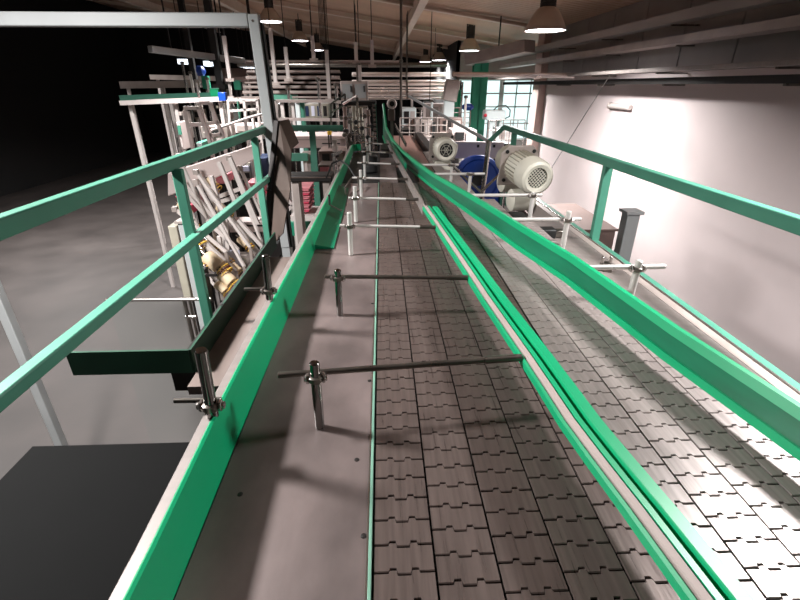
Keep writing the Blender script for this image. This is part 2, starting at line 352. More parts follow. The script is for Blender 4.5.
# outer stands on the flange
for i,(bp,hh) in enumerate((((-.276,.578,.082),.125),((-.282,1.01,.084),.115))):
    p=V(bp); rod_stand(p,p+V((.004,0,hh)),(p+V((-.062,.014,.022)),p+V((.012,.014,.022))),p.z+.022,['thick steel post with clamp on the stainless flange, nearest the camera','thick steel post with clamp on the flange, in front of the brown chute'][i],'flange posts',rp=.0092 if i==0 else .0086,rr=.0042)
# stands along the outer side of the tall guide wall
def gwx(y):
    for i in range(len(GP)-1):
        if GP[i][1]<=y<=GP[i+1][1]:
            t=(y-GP[i][1])/(GP[i+1][1]-GP[i][1]); return GP[i][0]+t*(GP[i+1][0]-GP[i][0])
for i,(y,xx,hh,ext,xl) in enumerate(((1.14,.70,.175,.09,.575),(1.64,.693,.185,.06,.502),(2.06,.69,.165,.05,.44),(2.62,.50,.16,.09,.32),(2.95,.44,.16,.05,.26))):
    p=V((xx,y,-.052)); z=.098
    rod_stand(p,p+V((.004,0,hh)),(V((gwx(y+.014)+.014,y+.0146,z)),p+V((ext,.0146,z+.052))),z,
      ['clamp stand behind the tall green guide wall, nearest the camera','tall clamp stand in front of the black sensor box','clamp stand in front of the large motor','clamp stand in front of the blue disc','clamp stand below the smaller motor'][i],'clamp stands behind the tall guide wall',rp=.0098,rr=.0078,rod_m='satin',post_m='satin')
# side deck to the right of the side conveyor
sd=thing('side_deck','pale stainless side deck running between guide wall and guard rail','side deck',(.85,1.5,-.1))
b=MB(); b.sweep([(.696,-.1,-.045),(.696,2.25,-.045)],[(0,0),(.20,-.025),(.20,-.055),(0,-.03)]); part(b,'deck_sheet','ssheet',sd)
b=MB(); b.box((.905,-.1,-.16),(.935,2.9,-.075)); part(b,'side_rail','duct',sd,'grey side rail')
b=MB(); b.tube((.96,-.1,-.09),(.96,2.8,-.09),.006); 
for y in(.6,1.5,2.4): b.bar((.93,y,-.10),(.962,y,-.09),.012,.012)
part(b,'edge_rod','steel',sd,'thin bright edge rod')
sb=thing('sensor_box','small black sensor box on the side deck behind the clamp stand','sensor',(.74,1.9,-.06))
b=MB(); b.box((.69,1.88,-.062),(.76,1.94,-.012)); part(b,'housing','black',sb,bevel=.006)
b=MB(); b.box((.76,1.89,-.05),(.80,1.93,-.02)); part(b,'bracket','dsteel',sb,bevel=.003)
sb=thing('clamp_block','small grey clamp block on the near end of the side deck','clamp block',(.82,1.38,-.07))
b=MB(); b.box((.80,1.50,-.075),(.835,1.54,-.03)); part(b,'block','dsteel',sb,bevel=.004)
b=MB(); b.tube((.80,1.52,-.03),(.80,1.52,-.005),.006); b.tube((.83,1.52,-.03),(.83,1.52,-.005),.005); part(b,'bolt','steel',sb)
# lower tray left of the flange + kick plate
lt=thing('lower_tray','scuffed lower conveyor tray with worn slats left of the stainless flange','tray',(-.45,1.5,-.3))
b=MB(); b.box((-.612,1.16,-.31),(-.31,2.32,-.28)); part(b,'tray_sheet','platehi',lt)
part(MB().box((-1.15,-.1,-.62),(-.31,1.159,-.50)),'shade_filler','shadeblk',lt)  # added dark block where only shade lies in front of the tray
b=MB()
for k in range(40):
    y=1.18+k*.028; b.box((-.48,y,-.2795),(-.328,y+.020,-.277))
part(b,'slat_mat','chain3',lt,'worn slatted mat')
b=MB()
for x in(-.452,-.405,-.36): b.box((x,1.17,-.28),(x+.004,2.3,-.2755))
part(b,'rail_line','ssheet',lt,'pale worn guide lines')
kp=thing('kick_plate','kick plate in shade-darkened green at the foot of the left guard rail','kick plate',(-.615,1.9,-.3))
b=MB(); b.bar((-.618,1.24,-.238),(-.618,2.5,-.238),.008,.085); part(b,'long_plate','raild',kp)
b=MB(); b.bar((-.622,1.24,-.238),(-1.0,1.24,-.238),.008,.085); part(b,'end_plate','raild',kp)
b=MB(); b.box((-.70,1.25,-.36),(-.622,2.62,-.282)); part(b,'walkway_edge','dark',kp)
# ================================================================ GUARD RAILS
def guard(name,label,posts,zt,zm,x,y0,y1,zb,w,mt,endpts):
    t=thing(name,label,'guard rail',(x,(y0+y1)/2,zb))
    return t
gl=thing('guard_rail','green guard rail on the left with two posts, beside the kick plate','guard rail',(-.66,2,-.3))
XG=-.69
part(MB().bar((XG-.01,.2,.325),(XG,2.85,.325),.03,.038),'top_rail','rail',gl,bevel=.004)
part(MB().bar((XG,2.84,.33),(-.66,3.05,.20),.03,.04),'end_bend','rail',gl,bevel=.004)
part(MB().bar((XG+.035,.2,.08),(XG+.04,2.9,.08),.03,.028),'mid_rail','rail',gl,bevel=.004)
for y in(.2,1.55,2.55): part(MB().bar((XG+.015,y,.31),(XG+.015,y,-.33),.034,.022,(0,1,0)),'post','rail',gl,bevel=.003)
XG=1.05
gr=thing('guard_rail','green guard rail on the right in front of the white wall','guard rail',(1.05,2,-.3))
part(MB().bar((XG,-.2,.24),(XG-.01,4.03,.24),.034,.04),'top_rail','rail',gr,bevel=.004)
part(MB().bar((XG-.01,4.02,.245),(.93,4.08,.12),.03,.036),'end_bend','rail',gr,bevel=.004)
part(MB().bar((XG,-.2,-.16),(XG,4.0,-.16),.034,.05),'lower_rail','rail',gr,bevel=.004)
for y in(.3,2.12,3.75): part(MB().bar((XG,y,.225),(XG,y,-.36),.040,.03,(0,1,0)),'post','rail',gr,bevel=.003)
# grey metal handrail joining it
gh=thing('handrail','thin grey metal handrail sloping down to a braced post in front of the blue disc','handrail',(.93,4.0,-.4))
part(MB().tube((.36,6.4,.43),(.925,4.07,.12),.015),'rail','lgrey',gh)
part(MB().tube((.925,4.07,.13),(.90,4.07,-.42),.022),'post','steel',gh)
pb=atY(481,192,4.0)
part(MB().tube(atY(446,160,4.0),pb,.012),'brace','steel',gh); part(MB().tube(atY(499,175,4.0),pb,.012),'brace','steel',gh)
# ---------------------------------------------------------------- light grey portal frame, chute
pf=thing('portal_frame','light grey square-tube portal frame standing behind the left guard rail','frame',(-.65,2.85,-.4))
part(MB().bar((-.672,2.85,.90),(-.640,2.85,-.40),.056,.056,(0,1,0)),'post','lgrey',pf,bevel=.005)
part(MB().bar((-.70,2.85,.872),(-2.6,2.85,.872),.056,.066),'top_beam','lgrey',pf,bevel=.006)
part(MB().bar((-2.6,2.85,.90),(-2.6,2.85,ZF),.062,.062,(0,1,0)),'post','lgrey',pf,bevel=.006)
part(MB().bar((-.640,2.85,-.40),(-.640,2.85,ZF),.05,.05,(0,1,0)),'lower_post','lgrey',pf)
part(MB().lathe((-.675,2.822,.868),(0,-1,0),[(0,.007),(.004,.006),(.006,.003)],10),'bolt','steel',pf)
part(MB().bar((-.638,2.86,.86),(-.604,2.86,-.40),.016,.04,(0,1,0)),'gasket','black',pf,'black edge strip')
ch=thing('chute_plate','tall bent brown steel chute plate standing at the end of the kick plate','chute',(-.6,2.7,-.33))
a=[atY(279,121,2.72),atY(267,251,2.55),atY(283,233,2.5),atY(291,150,2.65)]
mid=[atY(272,190,2.6),atY(290,190,2.52)]
b=MB(); b.slab([a[0],mid[0],mid[1],a[3]],.006); b.slab([mid[0],a[1],a[2],mid[1]],.006); part(b,'bent_sheet','tan',ch,smooth=False)
b=MB(); b.slab([a[0],a[3],atY(299,143,2.74),atY(289,119,2.80)],.006); part(b,'side_wing','tan',ch,smooth=False)
b=MB(); b.bar(a[1]+V((-.012,0,0)),mid[0]+V((-.012,0,0)),.028,.02); b.bar(mid[0]+V((-.012,0,0)),a[0]+V((-.012,0,0)),.028,.02); part(b,'edge_rim','dark',ch,'dark rim')
# ================================================================ MOTORS, DISC
def motor(c,ax,R,L,label,plate=True,grille=True,flip=1):
    c=V(c); ax=V(ax).normalized(); t=thing('electric_motor',label,'motor',c+V((0,0,-R*1.6)),'drive motors beside the side conveyor')
    side=ax.cross(V((0,0,1))).normalized(); up=side.cross(ax).normalized()
    k=R
    # ax points to the fan end
    part(MB().lathe(c-ax*L*.5,ax,[(0,R*.90),(L*.05,R*.94),(L*.62,R*.94),(L*.64,R*.88)],32),'stator','motor',t)
    b=MB()
    for i in range(26):
        q=2*math.pi*i/26; d=side*math.cos(q)+up*math.sin(q); b.bar(c-ax*L*.42+d*R*.98,c+ax*L*.12+d*R*.98,R*.035,R*.12,d)
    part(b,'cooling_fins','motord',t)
    part(MB().lathe(c+ax*L*.12,ax,[(0,R*1.0),(L*.02,R*1.06),(L*.24,R*1.06),(L*.33,R*.97),(L*.36,R*.82),(L*.34,R*.62),(L*.32,R*.60)],36,False),'fan_cover','motor',t)
    part(MB().lathe(c+ax*L*.40,ax,[(0,R*.63),(L*.015,R*.6)],32),'fan_opening','black',t,'dark fan opening')
    b=MB()
    if grille:
        n=4; s=R*.6/n
        for i in range(-n,n+1):
            h=math.sqrt(max(0,(R*.62)**2-(i*s)**2))
            if h>s*.5:
                e=ax*L*.425
                b.bar(c+e+(side+up).normalized()*i*s-(side-up).normalized()*h,c+e+(side+up).normalized()*i*s+(side-up).normalized()*h,s*.26,s*.2,ax)
                b.bar(c+e+(side-up).normalized()*i*s-(side+up).normalized()*h,c+e+(side-up).normalized()*i*s+(side+up).normalized()*h,s*.26,s*.2,ax)
    else:
        for r in(.18,.42): b.lathe(c+ax*L*.42,ax,[(0,R*r),(L*.01,R*(r+.015)),(0,R*(r+.03))],24,False)
        for q in range(3): d=side*math.cos(q*1.047)+up*math.sin(q*1.047); b.bar(c+ax*L*.425-d*R*.58,c+ax*L*.425+d*R*.58,R*.03,R*.03,ax)
    part(b,'fan_grille','motor',t)
    if plate:
        p=c-ax*L*.36; h=R*1.25; q=R*.45
        pts=[p+side*x+up*z for x,z in((-h,-h),(h,-h),(h,h-q),(h-q,h),(-h+q,h),(-h,h-q))]
        fp=part(MB().slab(pts,R*.16,ax),'mounting_plate','duct',t,'grey eight-sided mounting plate',bevel=.004)
        b=MB()
        for x in(-1,1):
            for z in(-1,1): b.lathe(p+side*x*h*.72+up*z*h*.72,ax,[(0,R*.12),(R*.05,R*.12)],12)
        part(b,'slot','black',t)
    part(MB().slab([c-side*R*1.36+up*R*.30-ax*L*.1,c-side*R*.92+up*R*.5-ax*L*.1,c-side*R*.92-up*R*.45-ax*L*.1,c-side*R*1.36-up*R*.4-ax*L*.1],L*.30,ax),'terminal_box','motor',t,bevel=.006)
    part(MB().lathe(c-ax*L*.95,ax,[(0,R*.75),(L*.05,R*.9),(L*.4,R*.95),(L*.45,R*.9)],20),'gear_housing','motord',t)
    part(MB().lathe(c-ax*L*.7+V((0,0,-R*1.35)),side,[(-R*.7,R*.55),(-R*.6,R*.7),(R*.6,R*.7),(R*.7,R*.55)],18).lathe(c-ax*L*.1+V((0,0,-R*1.9)),side,[(-R*.8,R*.55),(-R*.7,R*.7),(R*.7,R*.7),(R*.8,R*.55)],18),'gearbox','motor',t,'cream gearbox under the motor')
    return t
ax=V((.13,-1,-.10)).normalized(); motor(atY(537,178,2.48)-ax*.14,ax,.092,.33,'large cream electric motor with mesh fan grille, in front of the white wall')
ax=V((.02,-1,0)); motor(atY(446,150,3.5)-ax*.10,ax,.082,.26,'smaller cream electric motor with dark round fan opening, left of the blue disc',grille=False)
t=thing('motor_mount','cream motor mounting block under the smaller motor','mount',(.45,3.0,-.6))
a=atY(431,183,3.02);c=atY(447,197,3.02); part(MB().box((a.x,3.02,c.z),(c.x,3.2,a.z)),'block','motor',t,bevel=.008); part(MB().bar(((a.x+c.x)/2,3.1,c.z),((a.x+c.x)/2,3.1,ZF),.05,.05,(0,1,0)),'post','duct',t); 
bd=thing('blue_cover','large round blue plastic drive cover between the two motors','drive cover',(.9,4.35,-.3))
c=atY(478,180,4.35); ax=V((0,-1,.12)).normalized()
part(MB().lathe(c,ax,[(-.12,.225),(.0,.230),(.016,.222),(.019,.192),(.005,.180),(.002,.07),(.0,.001)],48),'cover','blue',bd)
part(MB().lathe(c+ax*.003,ax,[(0,.058),(.012,.052),(.008,.026)],24),'hub','black',bd,'black hub')
part(MB().box((c.x-.225,c.y+.03,c.z-.40),(c.x+.225,c.y+.13,c.z)),'lower_cover','blue',bd)
part(MB().box((c.x+.228,c.y-.02,c.z-.40),(c.x+.246,c.y+.13,c.z+.08)),'edge_guard','rail',bd)
for x in(-.2,.18): part(MB().box((c.x+x,c.y+.05,ZF),(c.x+x+.03,c.y+.1,c.z-.40)),'leg','duct',bd)
bs=thing('white_beam','white steel cross beam behind the blue disc','beam',(.6,4.4,0))
b=MB(); b.bar(atY(455,150,5.0),atY(503,150,5.0),.05,.17); part(b,'beam','white',bs,bevel=.006)
b=MB()
for x in(478,487,494): p=atY(x,146,4.97); b.box((p.x-.012,p.y-.012,p.z-.014),(p.x+.012,p.y,p.z+.014))
part(b,'slot','black',bs)
# cover box on the floor side
bx=thing('cover_box','brown sheet metal box standing against the white wall','box',(2.4,4.6,-1))
A=atZ(616,231,-.62);Bz=atZ(595,212,-.62);x1=A.x;x0=x1-.62;y0=A.y;y1=y0+.95
part(MB().box((x0,y0,-1.1),(x1,y1,-.62)),'body','box',bx,bevel=.01); part(MB().box((x0-.015,y0-.015,-.62),(x1+.015,y1+.015,-.60)),'lid','box',bx,bevel=.004)
for x in(x0,x1-.08):
    for y in(y0,y1-.08): part(MB().box((x,y,ZF),(x+.08,y+.08,-1.1)),'leg','dark',bx)
WX=atY(623,250,3.05).x
wp=thing('wall_post','light grey square post in front of the white wall','post',(2.6,2.9,ZF))
part(MB().bar((WX,3.05,ZF+.01),(WX,3.05,-.25),.09,.09,(0,1,0)),'shaft','lgrey',wp,bevel=.006); part(MB().box((WX-.06,2.99,-.25),(WX+.06,3.11,-.23)),'cap','lgrey',wp)
# small things on the wall
wl=thing('wall_conduit','short pale conduit fitting on the white wall','conduit',(XR-.02,6.2,.5))
p=atY(620,113,6.0); part(MB().tube((XR-.035,6.2,.30),(XR-.035,6.75,.30),.035),'tube','white',wl); part(MB().tube((XR-.035,6.75,.30),(XR-.035,6.79,.30),.045),'cap','duct',wl)
hr=MB(); hr.tube(atY(610,75,5.8),atY(549,172,3.0),.0035,6); tag(hr.build('pull_cable','dsteel'),'thin grey cable slanting down in front of the white wall','cable')
# ================================================================ PIPES
def pipe_x(y,z,x0,x1,r,label,m='pipe',hang=(),group='horizontal pipes under the far roof'):
    t=thing('pipe',label,'pipe',((x0+x1)/2,y,z),group)
    part(MB().tube((x0,y,z),(x1,y,z),r,20),'tube',m,t)
    for x in hang:
        part(MB().lathe((x-.02,y,z),(1,0,0),[(0,r*1.02),(0,r*1.14),(.04,r*1.14),(.04,r*1.02)],18,False).bar((x,y,z+r),(x,y,zc(x)-.02),.012,.012,(0,1,0)),'hanger','dsteel',t)
    return t
YP=9.0
def zY(yp,Y): return atY(381,yp,Y).z
pl=[(65,12.2,-3.4,1.6,.05,'dsteel','thin dark pipe, topmost of the pipes under the roof'),(74.5,10.9,-.62,1.4,.045,'pipe','bright polished pipe, second from the top under the roof'),(83,10.7,-.62,1.5,.06,'pipe','thick polished pipe in the middle of the pipe bank'),
    (88.2,10.6,-.62,1.35,.02,'pipe','slim polished pipe between the two thick ones'),(93.3,10.5,-.62,1.45,.062,'pipe','thick polished pipe, low in the pipe bank'),(98.3,10.4,-.62,1.4,.024,'pipe','slim pipe at the bottom of the pipe bank')]
for yp,Y,x0,x1,r,m,l in pl: pipe_x(Y,zY(yp,Y),x0,x1,r,l,m,hang=(-.5,.55) if x0>-1 else (-1.6,1.3))
for i,(yp,Y,hh,l) in enumerate(((61.5,8.3,.055,'highest pale channel bar left of the grey cabinet'),(71.5,8.2,.06,'second pale channel bar left of the grey cabinet'),(77.5,8.1,.075,'third pale channel bar left of the grey cabinet'),(82.5,8.0,.035,'slim fourth channel bar left of the grey cabinet'),(86.8,7.9,.055,'fifth channel bar left of the grey cabinet'),(92,7.8,.06,'sixth channel bar left of the grey cabinet'),(97,7.7,.035,'lowest slim channel bar left of the grey cabinet'))):
    hh*=.66; z=zY(yp,Y); t=thing('channel_bar',l,'channel',(-1.2,Y,z),'channel bars under the roof')
    xr=.3 if i==0 else -.66
    part(MB().box((-2.15,Y-.03,z-hh/2),(xr,Y+.03,z+hh/2)),'channel','pipe' if i in(1,2) else 'white' if i==0 else 'duct',t,bevel=.006)
    [part(MB().tube((x+.03*i,Y,z+hh/2-.003),(x+.03*i,Y,zc(x+.03*i)-.005),.005,6),'wire','dark',t) for x in(-2.05,-.95)]
    part(MB().box((-2.16,Y-.035,z-hh/2-.006),(xr+.01,Y+.035,z-hh/2+.002)),'bottom_flange','box',t)
# vertical hangers of the tray bank
for i,(x,y0,y1) in enumerate(((272,28,84),(286,47,80),(312,36,60),(327,50,100),(355,42,62),(359,65,90),(371,40,66),(226,36,80))):
    Y=7.6; a=atY(x,y0,Y); bq=atY(x+2,y1,Y); a.x=bq.x=(a.x+bq.x)/2
    a.z=atY(x,y0,Y).z
    t=thing('hanger_post','pale steel hanger post reaching down from the roof, '+['just right of the portal frame','beside the second roof lamp','under the left roof lamps','crossing the polished pipe bank','above the grey cabinet','beside the grey cabinet top','right of the grey cabinet','left of the portal frame post'][i],'hanger',a,'roof hanger posts')
    part(MB().bar(a,bq,.05,.05,(0,1,0)),'square_post','white',t); part(MB().tube((a.x,Y,zc(a.x)-.02),a,.006,6),'wire','dark',t); part(MB().box((a.x-.06,Y-.03,bq.z-.02),(a.x+.06,Y+.03,bq.z+.02)),'foot_bracket','duct',t)
# wall-side cable trays along Y
def tray_y(x,z,y0,y1,w,h,label,m='duct',z1=None):
    t=thing('cable_tray',label,'cable tray',(x,(y0+y1)/2,z),'trays and pipes along the right wall')
    z1=z if z1 is None else z1
    part(MB().bar((x,y0,z),(x,y1,z1),w,h),'tray_body',m,t)
    for k in range(int((y1-y0)/1.6)+1):
        yy=y0+.6+k*1.6
        if yy<min(y1-.1,9.5): part(MB().bar((x,yy,z-h/2-.008),(XR-.016,yy,z-h/2-.008),.03,.016),'wall_bracket','dsteel',t)
    return t
tray_y(3.05,.97,3.0,12.5,.22,.07,'upper grey cable tray along the right wall','duct')
tray_y(2.95,1.16,3.0,12.5,.16,.09,'uppermost grey cable tray along the right wall','wallgrey')
tray_y(2.9,.70,3.0,12.0,.25,.035,'pale wide cable tray just above the white wall','ssheet')
tray_y(3.0,.60,3.0,12.0,.10,.06,'dark pipe tray under the pale wide cable tray','dark')
t=thing('air_duct','grey galvanised air duct dropping behind the pipe bank','duct',(1.2,8.0,0))
p=atY(453,80,8.0); q=atY(449,101,8.0)
part(MB().bar(p,q,.22,.2,(0,1,0)),'drop','duct',t,bevel=.01)
part(MB().tube(p+V((-.02,0,.08)),(2.9,7.4,.69),.035),'branch_pipe','pipe',t)
part(MB().bar(q,q+V((0,0,-1.1)),.16,.14,(0,1,0)),'clear_drop','cyan',t)
# green columns
for i,(x0,x1,yt,Y,l) in enumerate(((475,489.5,57,9.5,'wide green steel column with the white press beside it'),(456,463,90,9.9,'narrow green steel column left of the wide one'))):
    a=atY(x0,yt,Y); c=atY(x1,yt,Y); t=thing('steel_column',l,'column',(a.x,Y,ZF),'green steel columns')
    w=c.x-a.x; xm=(a.x+c.x)/2
    part(MB().box((a.x,Y,ZF),(c.x,Y+.02,a.z)).box((a.x,Y+.2,ZF),(c.x,Y+.22,a.z)).box((xm-.01,Y,ZF),(xm+.01,Y+.2,a.z)),'i_section','ggreen',t)
    part(MB().box((a.x-.08,Y-.08,ZF),(c.x+.08,Y+.3,ZF+.03)),'base_plate','ggreen',t)
t=thing('roof_duct','pale galvanised duct resting on the wide green column','duct',(2.2,9.4,1.0))
a=atY(470,60,9.7);c=atY(530,46,8.6); part(MB().bar(a,c,.3,.19),'duct_body','duct',t,bevel=.01)
p=a.lerp(c,.5); part(MB().bar(p+V((0,0,.09)),(p.x,p.y,zc(p.x)-.02),.02,.02,(0,1,0)),'hanger','dark',t)
# white machine with red light
t=thing('white_press','white enamel machine head with a red light, beside the green column','machine',(1.9,8.2,ZF))
c=atY(495,115,8.2); part(MB().box((c.x-.18,8.1,c.z-.08),(c.x+.16,8.4,c.z+.08)),'head','cyan',t,bevel=.03)
part(MB().box((c.x-.08,8.2,ZF),(c.x+.02,8.4,c.z-.08)).box((c.x+.09,8.2,ZF),(c.x+.13,8.4,c.z-.08)),'stand','cyan',t)
part(MB().sphere((c.x-.19,8.08,c.z+.0),.03,2),'light','red',t,'red indicator light')
part(MB().path([(c.x-.05,8.15,c.z+.07),(c.x+.02,8.15,c.z+.14),(c.x+.16,8.15,c.z+.15),(c.x+.24,8.15,c.z+.08),(c.x+.24,8.15,c.z-.02),(c.x+.15,8.15,c.z-.06)],.009),'hose','black',t)
t=thing('blue_valve','small blue valve body on a thin pipe left of the green column','valve',(1.3,8.6,.3))
c=atY(468,107,8.6); part(MB().lathe(c,(1,0,0),[(-.1,.03),(-.06,.06),(.05,.06),(.1,.02)],14),'body','blue',t); part(MB().tube(c+V((-.12,0,.4)),c+V((-.12,0,-1.3)),.018),'pipe','steel',t)
# ================================================================ LAMPS
def lamp(x,y,zm,d,label,grp,power):
    t=thing('highbay_lamp',label,'ceiling lamp',(x,y,zm),grp)
    R=d/2; s=d/.45
    prof=[(0,R),(.015*s,R*.985),(.08*s,R*.86),(.165*s,R*.64),(.205*s,R*.50),(.225*s,R*.36)]
    sh=part(MB().lathe((x,y,zm),(0,0,1),prof+[(.22*s,R*.30),(.16*s,R*.60),(.08*s,R*.82),(.015*s,R*.95)],32,False),'shade','lampshade',t)
    part(MB().lathe((x,y,zm+.004),(0,0,1),[(0,R*.94),(.01,R*.94)],32),'lens','lens',t,'glowing lens')
    part(MB().lathe((x,y,zm+.225*s),(0,0,1),[(0,R*.36),(.04*s,R*.36),(.05*s,R*.30),(.22*s,R*.30),(.24*s,R*.2)],16),'ballast','lampbox',t)
    part(MB().tube((x,y,zm+.46*s),(x,y,zc(x)-.01),.012),'hanger_rod','dark',t)
    part(MB().bar((x-R*.34,y,zm+.22*s),(x-R*.34,y,zm+.48*s),.02,.02,(0,1,0)).bar((x+R*.34,y,zm+.22*s),(x+R*.34,y,zm+.48*s),.02,.02,(0,1,0)).bar((x-R*.36,y,zm+.48*s),(x+R*.36,y,zm+.48*s),.02,.02),'bracket','dark',t)
    L=D.lights.new('lamp_light','AREA'); L.shape='DISK'; L.size=d*.8; L.energy=power; L.color=(1,.985,.97); L.spread=math.radians(150)
    lo=D.objects.new('lamp_light',L); COL.objects.link(lo); lo.location=(x,y,zm-.012)
LG='dome lamps under the roof'; PR=180; PR0=54; PL0=200
lamp(1.62,1.1,1.16,.46,'dome lamp hanging above the near end of the side conveyor',LG,PR0)
for px,py,Y,l,pw in ((545,31,5.9,'largest dome lamp in view, at the upper right above the cable trays',PR*.72),(469.5,51,10.9,'mid-sized dome lamp in the right row, behind the largest one',PR),(439,60.5,16,'small dome lamp, third of the right row',PR*.7),(425.5,62,18.6,'tiny far dome lamp at the end of the right row',PR*.6),
    (270.5,22,10.6,'dome lamp beside the top of the portal frame',PR),(300,41,14.2,'smaller dome lamp behind the one beside the portal frame',PR*.8),(317.5,50.5,17.6,'smallest dome lamp at the far end of the left row',PR*.7)):
    p=atY(px,py,Y); lamp(p.x,Y,p.z,.46,l,LG,pw)
lamp(-2.0,1.25,1.60,.40,'dome lamp hanging over the left walkway, nearest the camera',LG,PL0)
lamp(-2.35,6.0,1.56,.46,'dome lamp of the left row above the white conveyor frames',LG,PR*.55)
lamp(-6.8,4.5,2.0,.46,'dome lamp high over the far left hall, near one',LG,PR*1.3)
lamp(-6.8,9.5,2.0,.46,'dome lamp high over the far left hall, far one',LG,PR*1.3)
bpy.context.view_layer.update()
# ================================================================ FAR MACHINERY
def stick(name,label,cat,segs,Y,w,m,group=None,legs=(),round_=False,base=None):
    """frame of bars; segs = [(x0,y0,x1,y1[,Y0,Y1])...] every bar a part"""
    P0=atY(segs[0][0],segs[0][1],segs[0][4] if len(segs[0])>4 else Y)
    t=thing(name,label,cat,(P0.x,P0.y,ZF),group)
    for sg in segs:
        y0=sg[4] if len(sg)>4 else Y; y1=sg[5] if len(sg)>4 else Y
        a=atY(sg[0],sg[1],y0); c=atY(sg[2],sg[3],y1)
        b=MB()
        if round_: b.tube(a,c,w/2,10)
        else: b.bar(a,c,w,w)
        part(b,'tube' if round_ else 'bar',m,t)
    for x,y in legs:
        a=atY(x,y,Y); b=MB(); b.bar(a,(a.x,a.y,ZF),w,w,(0,1,0)); part(b,'leg',m,t)
    return t
def boxm(name,label,cat,x0,y0,x1,y1,Y,dep,m,nm='body',stand=True,parts=(),group=None,bev=.008,legm='dark'):
    a=atY(x0,y0,Y); c=atY(x1,y1,Y); t=thing(name,label,cat,((a.x+c.x)/2,Y+dep/2,ZF if stand else c.z),group)
    part(MB().box((a.x,Y,c.z),(c.x,Y+dep,a.z)),nm,m,t,bevel=bev)
    if stand and c.z>ZF+.05:
        w=min(.05,(c.x-a.x)*.2)
        for x in(a.x+w,c.x-w):
            for y in(Y+w,Y+dep-w): part(MB().bar((x,y,c.z),(x,y,ZF),w,w,(0,1,0)),'leg',legm,t)
    for (n,px0,py0,px1,py1,pm,th) in parts:
        p=atY(px0,py0,Y); q=atY(px1,py1,Y); part(MB().box((p.x,Y-th,q.z),(q.x,Y-.001,p.z)),n,pm,t)
    return t
# ---- centre: end of the conveyor
cb=thing('control_cabinet','grey control cabinet on the machine bridge above the conveyor end','cabinet',(-.6,7.2,ZF))
a=atY(340,81,7.2); c=atY(368,106,7.2)
part(MB().box((a.x,7.2,c.z),(c.x,7.6,a.z)),'body','duct',cb,bevel=.01)
for (x0,x1) in((342,353),(355,366)):
    p=atY(x0,84,7.2);q=atY(x1,98,7.2); d=part(MB().box((p.x,7.185,q.z),(q.x,7.199,p.z)),'door','lgrey',cb); 
    subpart(MB().box((q.x-.03,7.16,q.z+.08),(q.x-.015,7.185,q.z+.16)),'handle','black',d)
for x in(a.x+.04,c.x-.04): part(MB().bar((x,7.4,c.z),(x,7.4,ZF),.06,.06,(0,1,0)),'leg','duct',cb)
hd=thing('discharge_head','black discharge conveyor head bridging above the chain line end','conveyor head',(-.25,5.9,ZF))
a=atY(341,104,5.8);c=atY(376,104,5.8)
part(MB().box((a.x,5.8,a.z-.02),(c.x,6.2,a.z+.03)),'belt_frame','black',hd,bevel=.008)
part(MB().bar((a.x-.02,5.78,a.z-.035),(c.x-.1,5.78,a.z-.035),.02,.025),'edge_profile','steel',hd)
for i in range(5):
    x=a.x+.04+i*(c.x-a.x-.08)/4
    part(MB().tube((x,5.79,a.z-.06),(x,6.1,a.z-.06),.022),'roller','white' if i%2 else 'dark',hd)
for x in(a.x+.03,c.x-.02): part(MB().bar((x,6.15,a.z-.02),(x,6.15,ZF),.04,.04,(0,1,0)),'leg','steel',hd)
stick('guide_tube','slanted pale tube arm lying over the black discharge head','arm',[(343,104,357,96,5.7,5.6)],5.7,.03,'steel',round_=True,legs=[(357,97)])
# filler columns: pale vertical housings behind the conveyor end
for i,(x0,x1,y0,y1,Y,mm,l) in enumerate(((342,348,107,128,5.3,'box','pale machine column leftmost under the discharge head'),(351,357,106,131,5.2,'duct','grey machine column under the middle of the discharge head'),(358,364,108,134,5.35,'duct','pale machine column right of the middle grey one'),(366,371,110,140,5.1,'box','brownish machine column beside the drive chain'),(346,351,133,150,4.85,'tan','brown bracket column behind the green corner return'),(331,338,140,152,4.5,'pinkwhite','short pale machine column left of the green corner return'))):
    mm={'pinkwhite':'duct','duct':'motord'}.get(mm,mm)
    a=atY(x0,y0,Y);c=atY(x1,y1,Y); t=thing('machine_column',l,'machine column',((a.x+c.x)/2,Y,ZF),'columns of the machine at the conveyor end')
    r=(c.x-a.x)/2; xm=(a.x+c.x)/2
    part(MB().lathe((xm,Y+r,c.z),(0,0,1),[(0,r*.8),(.02,r),((a.z-c.z)*.55,r),((a.z-c.z)*.6,r*.75),((a.z-c.z)*.8,r*.75),((a.z-c.z)*.82,r*.95),(a.z-c.z,r*.9)],16),'housing',mm,t)
    part(MB().tube((xm,Y+r,c.z),(xm,Y+r,ZF),r*.45),'stem','steel',t)
    part(MB().lathe((xm,Y+r,c.z-.05),(0,0,1),[(0,r*1.2),(.03,r*1.25),(.035,r)],14),'collar','dark',t)
